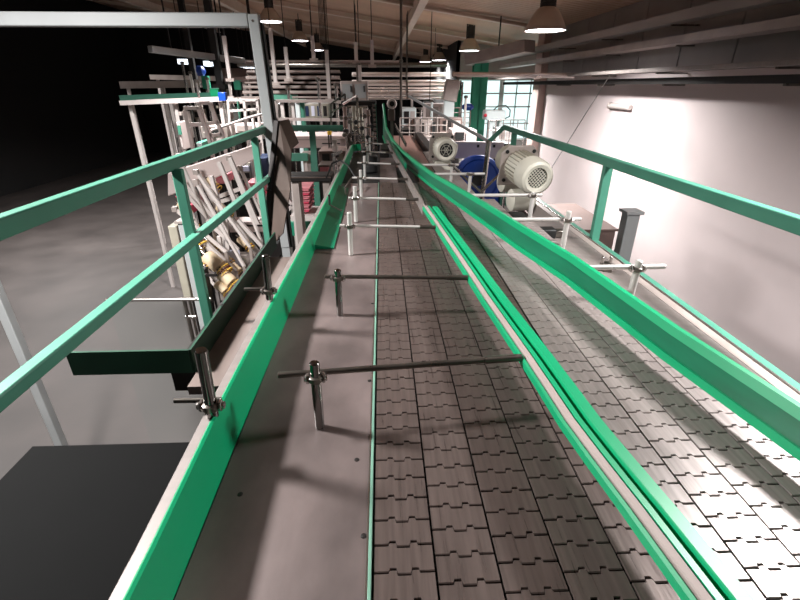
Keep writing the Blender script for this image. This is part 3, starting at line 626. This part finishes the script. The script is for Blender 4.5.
for i,(px,py,Y,w,mm,l) in enumerate(((346,118,5.15,.07,'steel','steel knob bracket highest under the discharge head'),(356,122,5.05,.09,'dsteel','wide dull knob bracket in front of the grey machine column'),(365,116,5.1,.06,'steel','small steel knob bracket beside the drive chain top'),(362,128,4.95,.09,'steel','steel knob bracket halfway down the machine columns'),(350,135,4.85,.08,'dsteel','dull knob bracket above the brown bracket column'),(368,137,4.8,.08,'steel','steel knob bracket just above the dark guide roller'),(358,143,4.65,.10,'steel','lowest steel knob bracket before the green corner return'),(372,126,5.0,.05,'dsteel','dull knob bracket touching the drive chain'))):
    c=atY(px,py,Y); t=thing('knob_bracket',l,'bracket',c,'knob brackets at the conveyor end')
    part(MB().tube(c+V((-w,0,0)),c+V((w,0,.004)),.008,10),'rod',mm,t); part(MB().lathe(c+V((0,-.012,0)),(0,-1,0),[(0,.02),(.012,.024),(.03,.02)],10),'knob','black' if i%2 else 'tan',t); part(MB().tube(c+V((w*.6,.02,.05)),V((c.x+w*.6,Y+.02,ZF)),.009,10),'upright','steel',t); part(MB().box((c.x-w*.9,Y-.008,c.z-.018),(c.x-w*.5,Y+.02,c.z+.018)),'clamp','dsteel',t)
# drive chain
dc=thing('drive_chain','dark vertical drive chain beside the tall green wall end','chain',(-.03,4.95,.0))
a=atY(374,104,4.95);c=atY(376,146,4.95)
n=18
b=MB();b.bar(a+V((.012,.03,0)),c+V((.012,.03,0)),.02,.02,(0,1,0)); part(b,'chain_guide','rail',dc)
b=MB();b.bar(a+V((-.014,.03,0)),c+V((-.014,.03,0)),.012,.03,(0,1,0)); b.bar(c+V((0,.03,0)),(c.x,c.y+.03,-.3),.03,.03,(0,1,0)); part(b,'back_plate','dsteel',dc)
for i in range(n):
    p=a.lerp(c,(i+.5)/n); b=MB(); b.box((p.x-.014,p.y-.012,p.z-.008),(p.x+.014,p.y+.012,p.z+.006)); part(b,'link','dark' if i%2 else 'box',dc)
# transfer block and rollers inside the recess
rb=thing('transfer_bed','dark recessed transfer bed between the green walls at the conveyor end','transfer bed',(-.1,3.8,-.05))
part(MB().box((-.255,2.93,-.008),(-.02,4.34,-.003)),'bed_plate','black',rb)
part(MB().box((-.018,2.935,-.008),(.10,4.0,.0)),'side_plate','plate',rb)
part(MB().box((-.02,4.05,-.01),(.06,4.5,.06)),'end_block','dark',rb,bevel=.01)
for (px,py,Y,r,l) in ((371,159,3.75,.052,'black round guide roller standing in the recess'),(370,169,3.3,.055,'brown worn round guide roller in front of the black one'),(366,147,4.2,.03,'small dark guide roller at the far end of the recess')):
    p=atY(px,py,Y); t=thing('guide_roller',l,'roller',(p.x,Y,0),'guide rollers at the conveyor end')
    part(MB().lathe((p.x,Y,.0),(0,0,1),[(0,r*.9),(.006,r),(.05,r),(.056,r*.85)],28),'wheel','black' if 'black' in l else 'tan' if 'brown' in l else 'dark',t,bevel=.002)
    part(MB().lathe((p.x,Y,.056),(0,0,1),[(0,r*.3),(.012,r*.28)],6),'nut','steel',t)
cu=MB(); cu.path([(-.36,2.95,.02),(-.32,2.98,.11),(-.27,3.0,.125),(-.22,2.96,.10),(-.17,2.92,.03),(-.12,2.90,.01)],.005,8); tag(cu.build('sensor_cable','black'),'black cable looping over the green wall near the flap','cable')
cu=MB(); cu.path([(-.20,2.5,.012),(-.215,2.6,.03),(-.18,2.7,.07),(-.15,2.72,.06),(-.13,2.62,.02),(-.16,2.52,.01)],.004,8); tag(cu.build('sensor_cable','dsteel'),'grey coiled cable beside the fifth rod stand','cable')
sn=thing('sensor_bracket','small steel sensor bracket lying across the green flap','sensor',(-.22,2.1,.03))
part(MB().bar((-.25,2.11,.052),(-.195,2.12,.02),.008,.006),'arm','dsteel',sn); part(MB().tube((-.25,2.11,.05),(-.25,2.11,.10),.005),'pin','black',sn)
# small ring motor
c=atY(392,104,4.9); t=thing('ring_motor','small tan motor with a pale ring face, above the end of the green wall','motor',(c.x,c.y,c.z-.3))
part(MB().lathe(c+V((0,.16,0)),(0,-1,0),[(0,.04),(.02,.05),(.13,.05),(.15,.042),(.15,.028),(.10,.026)],24,False),'housing','white',t); part(MB().lathe(c+V((0,.04,0)),(0,-1,0),[(0,.026),(.01,.024)],16),'bore','black',t)
part(MB().box((c.x-.04,c.y+.03,c.z-.16),(c.x+.03,c.y+.12,c.z-.05)),'gearbox','tan',t,bevel=.01); part(MB().bar((c.x,c.y+.08,c.z-.15),(c.x,c.y+.08,-.32),.03,.03,(0,1,0)),'bracket','dsteel',t)
# red-brown far plates of the side conveyor
fc=thing('feed_conveyor','red-brown rear conveyor table stepping down beside the green wall','conveyor',(.5,4.8,-.1))
part(MB().box((.13,4.46,-.09),(.42,6.4,-.05)),'table','chain3',fc,bevel=.004)
part(MB().box((.44,4.0,-.12),(.52,6.3,.0)),'side_guard','dark',fc)
part(MB().box((.14,4.5,ZF),(.2,4.6,-.09)).box((.36,6.2,ZF),(.42,6.3,-.09)),'leg','dark',fc)
part(MB().bar((.20,3.95,.11),(.17,6.1,.11),.012,.03),'guide_bar','steel',fc); part(MB().bar((.185,5.0,.1),(.185,5.0,-.05),.01,.01,(0,1,0)),'guide_post','steel',fc)
lane(.105,.235,3.52,4.44,.3,'chain3','red-brown slat lane at the far end between divider rail and green wall',z=-.004)
lane(.24,.3765,2.93,4.44,.6,'chain3','red-brown slat lane left of the tall green wall, behind the divider rail',z=-.004)
# ---- centre left
gb=thing('barrier','green steel barrier rail crossing behind the chute plate','guard rail',(-.8,4.5,ZF))
a=atY(284,128,4.5);c=atY(343,128,4.5)
part(MB().bar(a,c,.03,.05),'top_rail','rail',gb,bevel=.004)
for x in(312,):
    p=atY(x,130,4.5); part(MB().bar(p,(p.x,4.5,ZF),.055,.03,(0,1,0)),'post','rail',gb)
p=atY(287,128,4.5); part(MB().bar((p.x,4.5,p.z-.26),(c.x-.35,4.5,p.z-.26),.03,.07),'mid_rail','rail',gb)
stick('tube_frame','white tubular frame rectangle above the green barrier','frame',[(276,101,330,101),(276,101,277,119),(277,119,348,120),(330,101,350,103),(350,103,350,120)],6.2,.035,'white',legs=[(277,119),(348,120)])
stick('tube_frame','thin grey tubular frame behind the discharge head','frame',[(331,104,345,94),(345,94,345,112),(331,104,331,122),(331,113,345,104)],6.0,.02,'steel',legs=[(331,122)])
for i,(x,Y,l) in enumerate(((297,6.6,'pale mint post standing behind the white tube frame'),(302,6.7,'mint green post right beside the pale mint one'))):
    p=atY(x,100,Y); t=thing('mint_post',l,'post',(p.x,Y,ZF),'mint posts behind the tube frame')
    part(MB().bar(p,(p.x,Y,ZF),.055,.05,(0,1,0)),'shaft','rail' if i else 'cyan',t); part(MB().box((p.x-.05,Y-.05,p.z-.01),(p.x+.05,Y+.05,p.z+.01)),'cap','rail',t)
boxm('filling_machine','grey-blue glazed machine block behind the white tube frame','machine',303,104,329,118,7.6,.8,'motord',parts=[('window',305,106,309,116,'navy',.01),('window',311,106,315,116,'paper',.01),('window',317,106,321,116,'navy',.01),('panel',323,106,327,116,'dark',.01)])
boxm('packing_table','long pale pink machine table behind the green barrier','machine table',285,136,347,148,5.6,.5,'pinkwhite',parts=[('rail_strip',286,139,346,140,'duct',.01),('slot_strip',322,143,340,144,'black',.012)])
boxm('lower_table','wide beige lower table under the pale pink one','machine table',318,151,346,165,5.0,.4,'box',parts=[('opening',322,154,330,162,'dark',.01),('panel',333,154,343,162,'motord',.01)])
boxm('side_cabinet','pinkish brown cabinet beside the stainless flange far end','cabinet',318,165,342,181,4.7,.3,'tan',parts=[('door',320,167,330,180,'pinkcrate',.008),('door',331,167,341,180,'box',.008)])
boxm('trim_box','small bright yellow box behind the barrier post','box',327,131,331,135,5.2,.1,'yellow')
boxm('panel_box','pale blue-grey panel box behind the green barrier','panel',314,130,326,137,6.8,.3,'paper',parts=[('door',315,131,319,136,'motord',.01)])
# pink stacked crates: each a thing
for i in range(6):
    a=atY(296.5+i*.6,188+i*4.2,3.9);c=atY(309,191.2+i*4.2,3.9); t=thing('pink_crate',['topmost','second','third','fourth','fifth','lowest'][i]+' pink-red crate of the stack behind the chute plate','crate',((a.x+c.x)/2,4.0,c.z),'stacked pink-red crates')
    part(MB().box((a.x,3.9,c.z),(c.x,4.2,a.z)),'tray','redcrate' if i%2 else 'pinkcrate',t,bevel=.006); part(MB().box((a.x-.008,3.892,a.z-.006),(c.x+.008,4.208,a.z+.001)),'rim','pinkcrate',t)
a=atY(300,215,3.9)
cs=thing('crate_stand','pale steel stand with a white side post under the pink-red crates','stand',(a.x,4,ZF)); 
part(MB().box((a.x-.08,3.88,a.z-.05),(a.x+.14,4.22,a.z-.0)),'top','white',cs); part(MB().bar(atY(293,182,3.86),(a.x-.09,3.86,ZF),.03,.03,(0,1,0)),'side_post','white',cs); part(MB().bar((a.x+.1,4.1,a.z-.05),(a.x+.1,4.1,ZF),.04,.04,(0,1,0)),'leg','duct',cs)
stick('angle_brace','white V-shaped brace left of the pink-red crates','brace',[(286,198,293,205),(286,212,293,205)],4.1,.03,'white',legs=[(286,212)])
boxm('conveyor_bridge','brown-black conveyor bridge crossing behind the chute plate','conveyor',287,176,332,182,3.5,.2,'dark',legm='duct',parts=[('chain_edge',288,177,331,178,'tan',.006)])
boxm('press_block','mint and grey press block behind the conveyor bridge','machine',302,152,316,174,4.55,.1,'duct',parts=[('gauge_panel',304,155,308,171,'pinkwhite',.008),('pipe_cover',310,155,313,171,'rail',.01)])
boxm('green_bin','green floor bin under the crate stand','bin',288,222,306,236,4.3,.3,'ggreen',stand=False)
stick('steel_tube_frame','slim bright steel posts left of the green corner','frame',[(334,155,334,185),(334,155,342,151)],3.9,.022,'steel',legs=[(334,185)])
# ---- left hall
def tubes(label,segs,Y,w,m='white',legs=(),name='tube_frame',grp='white tube frames of the left hall',rd=False): return stick(name,label,'frame',segs,Y,w,m,grp,legs,rd)
tubes('white ladder-like frame nearest the left edge, above the green rail',[(185,110,193,148),(184,108,199,108),(198,107,211,145),(188,125,205,124)],5.2,.036,legs=[(193,148),(211,145)])
tubes('white ladder-like frame right of the first, leaning to the right',[(199,103,214,145),(200,103,210,103),(210,103,224,140),(205,124,219,122),(209,136,222,134)],5.5,.036,legs=[(224,140)])
tubes('thin white long handrail slanting up behind the ladder frames',[(204,133,245,119),(245,119,262,114),(222,134,222,126)],6.0,.03,legs=[(245,119)],rd=True)
tubes('white rectangular handrail frame just left of the portal post',[(228,100,258,100),(228,100,230,126),(244,100,246,122),(257,100,259,119),(229,111,258,109)],6.4,.03,legs=[(230,126),(259,119)])
tubes('white cross-braced frame behind the green rail, left part',[(176,175,220,224),(175,181,214,224),(195,170,258,252),(200,177,222,217),(215,198,242,188),(216,203,238,196)],4.3,.034,legs=[(220,224),(258,252)])
tubes('white steep-angled frame in the middle of the left hall machinery',[(219,162,237,206),(230,158,258,224),(211,176,226,230),(219,236,227,292),(238,220,262,246),(207,220,238,250),(225,212,228,250)],3.9,.032,legs=[(227,292),(262,246)])
tubes('white long diagonal bars crossing low behind the guard rail posts',[(180,218,235,272),(195,262,232,292),(182,250,208,285)],3.6,.036,legs=[(235,272)])
tubes('white short diagonal pair beside the navy panel',[(262,205,281,176),(258,222,277,210),(246,222,252,250)],4.6,.035,legs=[(252,250)])
gp=thing('grey_post','thick pale grey post standing at the left edge behind the guard rail','post',(-1.4,2.9,ZF))
a=atY(185,222,2.9); part(MB().bar(a,(a.x,2.9,ZF),.075,.06,(0,1,0)),'shaft','lgrey',gp,bevel=.005); part(MB().box((a.x-.05,2.86,a.z),(a.x+.05,2.94,a.z+.015)),'cap','duct',gp)
boxm('switch_cabinet','dark grey-green panel left of the thick grey post','panel',176,226,184,300,3.05,.1,'motord',stand=True)
gc=thing('glazed_guard','glazed machine guard with a steel frame at the left edge','machine guard',(-1.5,2.5,ZF))
a=atY(174,299,2.5);c=atY(211,299,2.5)
part(MB().tube((a.x-.4,2.5,a.z),(c.x,2.5,c.z),.012),'top_bar','steel',gc)
for x,r in((184,.012),(189,.007)):
    p=atY(x,299,2.5); part(MB().tube(p,(p.x,2.5,ZF),r),'post','dsteel',gc); part(MB().tube(p+V((-.015,0,-.12)),p+V((.02,0,-.12)),.012),'hinge','steel',gc)
p=atY(183,300,2.5); part(MB().box((a.x-.4,2.505,ZF+.1),(p.x,2.511,a.z-.01)),'pane','glass',gc,'clear glazed pane')
# big pale table body
bt=thing('pale_machine_table','large pale pink machine cover behind the upper green rail','machine table',(-2.2,5,ZF))
q=[atY(176,170,4.7),atY(262,142,4.7),atY(262,155,4.7),atY(244,165,4.7),atY(205,182,4.7),atY(176,192,4.7)]
part(MB().slab(q,.2),'cover','pinkwhite',bt,bevel=.01); q2=[v+V((0,-.006,0)) for v in (atY(190,172,4.7),atY(255,152,4.7),atY(255,153,4.7),atY(190,173,4.7))]; part(MB().slab(q2,.006),'seam_strip','duct',bt)
for x,y in((182,194),(255,162)):
    p=atY(x,y-6,4.8); part(MB().bar(p,(p.x,4.8,ZF),.06,.06,(0,1,0)),'leg','white',bt)
boxm('navy_cabinet','dark navy cabinet left of the portal post, behind the green rail','cabinet',253,158,270,182,5.8,.4,'navy',parts=[('door',254,160,261,181,'navy',.01),('door',262,160,269,181,'navy',.01)])
boxm('tool_shelf','cluttered steel-blue shelf left of the navy cabinet','shelf',230,163,252,180,5.95,.3,'motord',parts=[('bin',232,165,236,171,'yellow',.03),('bin',238,165,241,170,'blue',.03),('bin',243,166,250,171,'paper',.03),('opening',232,173,250,178,'dark',.006)])
for i,(x0,y0,x1,y1,l,m) in enumerate(((245,183,274,191,'upper pink crate under the navy cabinet','pinkcrate'),(246,191.5,274,198,'lower pink crate under the navy cabinet','pinkcrate'),(176,196,188,206,'pink and grey crate at the left edge behind the white bars','pinkcrate'),(215,176,226,184,'pink crate behind the middle white frame','pinkcrate'),(178,207,190,216,'red-pink crate below the left-edge pink and grey crate','redcrate'))):
    boxm('crate',l,'crate',x0,y0,x1,y1,5.0-.05*i,.3,m,nm='tray',stand=(i in(1,3,4)),parts=[('rim',x0,y0,x1,y0+1.2,'redcrate',.012)],group='pink crates in the left hall')
boxm('dark_void_box','black box standing in for the dark void between the white bars, below the crates','darkbox',238,204,274,222,5.2,.5,'black',parts=[('rim',238,203,274,204.5,'duct',.01)])  # black boxes stand in for the dark voids between the machines
boxm('dark_void_box','black box standing in for the dark gap low in the centre of the left machinery','darkbox',204,230,226,262,4.9,.2,'black',parts=[('rim',204,229,226,231,'duct',.01)])
boxm('dark_void_box','black box standing in for the dark gap low beside the thick grey post','darkbox',190,276,206,312,3.15,.2,'black',parts=[('rim',190,274,218,276,'dark',.01)])
boxm('machine_plinth','long pale machine base crossing under the black boxes','machine base',228,222,280,232,4.55,.2,'pinkwhite',parts=[('slot',232,225,276,226,'dark',.01)])
boxm('machine_plinth','grey machine base at the foot of the white frames','machine base',212,255,262,300,4.4,.1,'duct',parts=[('slot',216,262,226,285,'dark',.01),('slot',240,258,250,285,'motord',.01)])
pp=thing('paper_sheet','pale lilac paper sheet posted low among the rollers','paper',(-1.3,3.9,-1.2))
a=atY(224,250,4.1);c=atY(242,266,4.1); part(MB().box((a.x,4.1,c.z),(c.x,4.104,a.z)),'sheet','paper',pp); part(MB().bar((c.x-.01,4.112,a.z),(c.x-.01,4.112,ZF),.012,.012,(0,1,0)),'holder','steel',pp)
for i,(a0,b0,a1,b1,Y,l) in enumerate(((175,177,229,297,3.75,'long thin white bar from the left edge down to the kick plate'),(196,172,250,247,3.85,'long white bar starting behind the first green post top'),(196,182,244,266,3.8,'white bar just below the one behind the first green post'),(229,158,263,246,4.05,'steep white bar ending at the second green post'),(175,209,226,252,3.7,'shallow white bar low at the left edge'),(192,260,226,297,3.55,'short white bar beside the thick grey post foot'),(178,156,214,232,4.1,'white bar passing over the left edge crates'),(240,168,268,228,4.2,'white bar in front of the navy cabinet'))):
    a=atY(a0,b0,Y);c=atY(a1,b1,Y-.1); t=thing('slanted_bar',l,'bar',(c.x,c.y,ZF),'slanted white bars of the left machine')
    part(MB().bar(a,c,.018,.026),'bar','white',t); part(MB().bar(c,(c.x,c.y,ZF),.024,.024,(0,1,0)),'leg','duct',t); part(MB().box((a.x-.02,a.y-.02,a.z-.02),(a.x+.02,a.y+.02,a.z+.02)),'end_cap','duct',t)
# brush rollers
def drum(px,py,Y,R,L,label,i):
    c=atY(px,py,Y); Y-=.3; R*=.78; L*=.75; ax=V((.72,-.25,-.62)).normalized(); t=thing('brush_roller',label,'roller',c,'beige brush rollers of the left machine')
    part(MB().lathe(c-ax*L*.6,ax,[(0,R*.7),(L*.06,R*.95),(L*.12,R),(L*.75,R),(L*.8,R*.94)],24),'drum','beige',t)
    side=ax.cross(V((0,0,1))).normalized(); up=side.cross(ax).normalized()
    for ring,(tt,mm) in enumerate(((.38,'bead'),(.50,'beadd'),(.62,'bead'))):
        b=MB()
        for k in range(20):
            q=2*math.pi*(k+.5*ring)/20; b.sphere(c+ax*L*tt+(side*math.cos(q)+up*math.sin(q))*R*1.0,R*.15)
        part(b,'bristle_ring',mm,t)
    part(MB().tube(c-ax*L*.9,c+ax*L*.75,R*.16),'axle','steel',t)
for i,(px,py,Y,R,L,l) in enumerate(((191,239,3.6,.085,.22,'beige brush roller just right of the thick grey post'),(216,264,3.5,.078,.24,'largest beige brush roller, at the foot of the first guard rail post'),(229,280,3.45,.07,.2,'beige brush roller touching the kick plate line'),(223,289,3.4,.05,.16,'small beige brush roller lowest of the group'),(214,246,3.9,.05,.16,'small beige brush roller behind the first green post'),(200,262,3.5,.055,.16,'small beige brush roller between grey post and green post'),(190,222,4.0,.05,.16,'small beige brush roller above the mid rail at the left'),
   (245,243,4.0,.05,.16,'small beige brush roller near the second green post'),(213,184,4.4,.05,.15,'small beige brush roller high under the pale cover'),(224,211,4.2,.055,.16,'small beige brush roller in the centre of the white frames'),(237,270,3.8,.05,.15,'small beige brush roller right of the paper sheet'),(226,258,4.0,.045,.15,'small beige brush roller in front of the paper sheet'),(184,209,4.3,.05,.15,'small beige brush roller at the left edge'))):
    drum(px,py,Y,R,L,l,i)
# upper left
ld=thing('long_duct','long pale duct hanging low under the left roof','duct',(-3,8.5,.9))
a=atY(150,49,7.6);c=atY(243,61,9.0); part(MB().bar(a,c,.12,.09),'duct_body','lgrey',ld,bevel=.01)
for f in(.2,.75):
    p=a.lerp(c,f); part(MB().bar(p+V((0,0,.04)),(p.x,p.y,zc(p.x)-.02),.02,.02,(0,1,0)),'hanger','dark',ld)
ld=thing('long_duct','short pale duct left of the portal post under the roof','duct',(-2.4,9.3,.8))
a=atY(227,58,9.2);c=atY(243,62,9.2); a=atY(222,60,9.3); c=atY(262,63,9.3); part(MB().bar(a,c,.1,.06),'duct_body','duct',ld); part(MB().bar(a+V((.1,0,.03)),(a.x+.1,9.3,zc(a.x+.1)-.02),.02,.02,(0,1,0)),'hanger','dark',ld)
for i,(x0,y0,x1,y1) in enumerate(((177,59,188,64),(203,61,208,66),(210,62,213,66),(238,65,241,67),(243,66,246,68),(247,66.5,251,68),(252,67,254,68.5))):
    Y=15+.3*(i>2); a=atY(x0,y0,Y);c=atY(x1,y1,Y); t=thing('strip_lamp',['long bright strip lamp at the far left of the hall','bright square lamp left of the dark truss','narrow bright lamp beside the square one','first tiny bright lamp behind the portal post','second tiny bright lamp behind the portal post','third tiny bright lamp behind the portal post','last tiny bright lamp behind the portal post'][i],'ceiling lamp',((a.x+c.x)/2,Y,a.z),'strip lamps far in the left hall')
    part(MB().box((a.x,Y,c.z),(c.x,Y+.3,a.z)),'diffuser','paneglow',t,'glowing diffuser'); part(MB().box((a.x-.02,Y+.02,a.z),(c.x+.02,Y+.28,a.z+.05)),'housing','dark',t); xm=(a.x+c.x)/2; part(MB().bar((xm,Y+.15,a.z+.05),(xm,Y+.15,zc(xm)-.02),.02,.02,(0,1,0)),'hanger','dark',t)
for i,(x,Y,l) in enumerate(((219,8.5,'black hanging cable duct left of the portal frame'),(194,10,'black hanging post far left under the roof'))):
    a=atY(x,76,Y); t=thing('dark_column',l,'column',(a.x,Y,ZF)); part(MB().bar((a.x,Y,ZF),(a.x,Y,zc(a.x)-.01),.10,.10,(0,1,0)),'shaft','black',t); part(MB().box((a.x-.10,Y-.1,a.z-.2),(a.x+.10,Y+.1,a.z-.12)),'bracket','dark',t)
def bridge(label,x0,y0,x1,y1,Y,h,m,m2,legs=True,dep=.5,name='conveyor_bridge'):
    a=atY(x0,y0,Y);c=atY(x1,y1,Y); t=thing(name,label,'conveyor',((a.x+c.x)/2,Y,ZF),'overhead conveyor bridges in the left hall')
    part(MB().bar(a,c,.03,h),'side_rail',m,t); part(MB().bar(a+V((0,dep,0)),c+V((0,dep,0)),.03,h),'side_rail',m,t)
    d=V((0,dep/2,0)); part(MB().bar(a+d+V((0,0,-h*.3)),c+d+V((0,0,-h*.3)),dep*.95,h*.3),'belt',m2,t)
    if legs:
        for f in(.06,.5,.94):
            p=a.lerp(c,f); part(MB().bar(p+V((0,.1,-h/2)),(p.x,p.y+.1,ZF),.05,.05,(0,1,0)),'leg','white',t)
    return t
bridge('white conveyor bridge above the ladder frames',120,103,224,99,7.2,.06,'white','pinkwhite')
bridge('green-sided conveyor bridge above the white one',120,98,214,95,8.2,.08,'rail','duct')
bridge('pale conveyor bridge right of the blue valve',222,101,262,100,7.8,.09,'pinkwhite','duct')
bridge('grey conveyor bridge high behind the green-sided one',120,85,200,84,9.6,.12,'duct','dark')
bridge('steel conveyor bridge just under the strip lamps',150,77,232,79,10.5,.09,'duct','dark')
bridge('brownish double conveyor bridge left of the portal post',222,72,262,73,9.2,.13,'box','dark')
bridge('second brownish conveyor bridge just under the first',222,79,262,80,8.62,.08,'box','dark')
bridge('mint green curved-end conveyor bridge right of the portal post',268,97,292,98,7.4,.07,'rail','rail')
boxm('machine_guard','bright green machine panel below the strip lamps','panel',209,88,219,97,7.9,.08,'green',parts=[('frame_edge',209,88,219,89,'rail',.01)])
boxm('machine_guard','green slanted guard panel left of the portal frame','panel',233,80,241,90,8.6,.08,'ggreen',parts=[('frame_edge',233,80,241,81,'rail',.01)])
boxm('green_post','green machine post under the pale conveyor bridge','post',236,98,243,140,7.3,.1,'rail',stand=True)
c=atY(223,97,6.9); t=thing('blue_valve','bright blue actuator at the end of the white conveyor bridge','valve',(c.x,6.9,c.z)); part(MB().box((c.x-.05,6.85,c.z-.05),(c.x+.05,6.95,c.z+.06)),'body','blue',t,bevel=.01); part(MB().tube((c.x,6.9,c.z-.05),(c.x,6.9,ZF),.02),'stem','steel',t)
c=atY(201,71,9.6); t=thing('blue_valve','blue and green valve under the strip lamps at the left','valve',(c.x,9.6,c.z)); part(MB().lathe(c+V((-.08,0,0)),(1,0,0),[(0,.04),(.03,.09),(.12,.09),(.16,.03)],14),'body','blue',t); part(MB().box((c.x,9.55,c.z-.3),(c.x+.12,9.65,c.z-.08)),'flange','ggreen',t); part(MB().tube((c.x+.06,9.6,c.z-.3),(c.x+.06,9.6,ZF),.03),'stem','steel',t)
rnd=random.Random(11)
# tanks and cabinets filling the hall, each with its own look
for i,(x0,y0,x1,y1,Y,m,m2,l) in enumerate(((178,112,186,140,7.0,'duct','dark','pale grey cabinet at the left edge behind the ladder frames'),(193,110,201,126,7.6,'motord','black','grey machine head behind the first ladder frame'),(213,106,227,124,8.0,'motord','dark','grey machine head behind the second ladder frame'),(226,108,236,132,7.75,'cyan','pinkwhite','white machine tower left of the green machine post'),(246,103,258,118,8.6,'duct','dark','grey machine head left of the portal post'),(176,122,184,150,6.6,'pinkwhite','rail','pale box with green flap at the left edge'),
    (232,124,262,140,6.9,'pinkwhite','duct','pale low machine left of the portal post'),(200,126,230,148,6.3,'duct','black','dark-windowed machine under the ladder frames'),(196,142,204,152,5.9,'rail','cyan','small mint green box under the ladder frames'),(270,104,283,150,7.8,'duct','dark','grey tall machine right of the portal post'),
    (268,150,284,176,6.5,'motord','dark','grey machine seen between portal post and chute'))):
    w=(x1-x0);hh=(y1-y0)
    boxm('machine_housing',l,'machine',x0,y0,x1,y1,Y,.35,m,parts=[('window',x0+w*.15,y0+hh*.12,x0+w*.8,y0+hh*.45,m2,.012),('panel',x0+w*.1,y0+hh*.55,x0+w*.45,y0+hh*.9,'dark',.012),('panel',x0+w*.55,y0+hh*.55,x0+w*.9,y0+hh*.9,'white',.012)])
for i,(x,y0,y1,Y,m,l) in enumerate(((182,62,98,8.8,'steel','thin steel pipe rising at the left edge'),(190,72,100,9.0,'white','white pipe rising left of the blue and green valve'),(196,80,106,7.6,'steel','steel pipe rising above the first ladder frame'),(207,78,98,8.8,'white','white pipe rising left of the bright green panel'),(219,70,98,8.6,'rail','green pipe rising right of the bright green panel'),(229,82,100,8.0,'white','white pipe rising right of the bright blue actuator'),(248,74,100,8.2,'white','white pipe rising just left of the portal post'),(252,112,140,6.7,'white','white pipe low left of the portal post'),(288,88,118,7.0,'steel','steel pipe rising left of the mint posts'),(318,78,104,7.0,'steel','steel pipe rising behind the white tube frame'),(336,84,108,6.8,'steel','steel pipe rising left of the grey control cabinet'))):
    a=atY(x,y0,Y); t=thing('riser_pipe',l,'pipe',(a.x,Y,ZF),'riser pipes in the left hall'); part(MB().tube((a.x,Y,ZF),a,.022),'tube',m,t); part(MB().lathe(a+V((0,0,-.03)),(0,0,1),[(0,.035),(.03,.035),(.04,.022)],12),'cap','dsteel',t)
# ---- right far hall
def fence(label,x0,x1,y0,y1,Y,n,m='white'):
    a=atY(x0,y0,Y);c=atY(x1,y1,Y); m='duct' if m=='white' else m; t=thing('railing',label,'railing',((a.x+c.x)/2,Y,ZF),'railings in the far right hall')
    for k in range(n+1):
        x=a.x+(c.x-a.x)*k/n; part(MB().tube((x,Y,ZF),(x,Y,a.z),.008),'post',m,t)
    for f in(0,.33,.66,1): z=a.z+(c.z-a.z)*f; part(MB().tube((a.x,Y,z),(c.x,Y,z),.008),'rail',m,t)
fence('white railing behind the smaller motor',400,446,118,140,6.6,5)
fence('white railing right of the green column, in front of the windows',489,522,120,150,7.2,5,'steel')
fence('pale railing farther back below the windows',402,470,108,122,9.2,6)
for i,(x0,y0,x1,y1,Y,dep,m,m2,l) in enumerate(((426,104,450,122,8.6,.6,'pinkwhite','duct','pale machine block left of the narrow green column'),(402,108,416,130,7.9,.4,'cyan','dark','white cabinet with a dark window right of the ring motor'),(416,120,432,140,7.4,.5,'duct','dark','grey machine behind the white railing'),(440,118,462,135,7.2,.3,'box','dark','brown-grey machine behind the smaller motor'),(452,130,476,144,6.4,.4,'pinkwhite','black','pale machine base above the white cross beam'),(396,140,412,152,6.9,.3,'pinkcrate','tan','pinkish box at the end of the red-brown table'),(418,136,432,158,6.5,.3,'duct','dark','grey gear case left of the smaller motor'),(497,128,512,144,7.5,.3,'cyan','duct','white machine foot below the windows'))):
    w=(x1-x0);hh=(y1-y0)
    boxm('machine_block',l,'machine',x0,y0,x1,y1,Y,dep,m,parts=[('window',x0+w*.15,y0+hh*.15,x0+w*.5,y0+hh*.7,m2,.012),('panel',x0+w*.6,y0+hh*.15,x0+w*.9,y0+hh*.85,'white',.012)])
for i,(x,y0,Y,m,l) in enumerate(((412,96,8.2,'white','white vertical pipe just right of the ring motor'),(421,108,7.0,'steel','steel vertical pipe behind the white railing'),(432,100,8.0,'cyan','pale vertical pipe left of the air duct'),(466,96,7.8,'white','white vertical pipe between the two green columns'),(401,60,8.0,'dsteel','thin brown vertical rod crossing the polished pipes'))):
    a=atY(x,y0,Y); t=thing('riser_pipe',l,'pipe',(a.x,Y,ZF),'riser pipes in the right hall'); part(MB().tube((a.x,Y,ZF),a if i<4 else (a.x,Y,zc(a.x)-.02),.02),'tube',m,t); part(MB().lathe(a+V((0,0,-.03)),(0,0,1),[(0,.033),(.03,.033),(.04,.02)],12),'cap','dsteel',t)
t=thing('strip_lamp','bright strip lamp hanging below the pipes left of the air duct','ceiling lamp',(.6,10,.4),'strip lamps in the right hall')
a=atY(424,103,10.0);c=atY(435,105,10.0); part(MB().box((a.x,9.9,c.z),(c.x,10.2,a.z)),'diffuser','paneglow',t); part(MB().box((a.x,9.92,a.z),(c.x,10.18,a.z+.03)),'housing','dark',t); xm=(a.x+c.x)/2; part(MB().bar((xm,10.0,a.z+.03),(xm,10.0,zc(xm)-.02),.015,.015,(0,1,0)),'hanger','dark',t)
bpy.context.view_layer.update()
# ---------------------------------------------------------------- view
sc_=bpy.context.scene; vs=sc_.view_settings; vs.view_transform='Standard'; vs.look='None'; vs.gamma=1; vs.exposure=0.55; vs.use_curve_mapping=False
sc_.cycles.max_bounces=8; sc_.cycles.sample_clamp_indirect=6
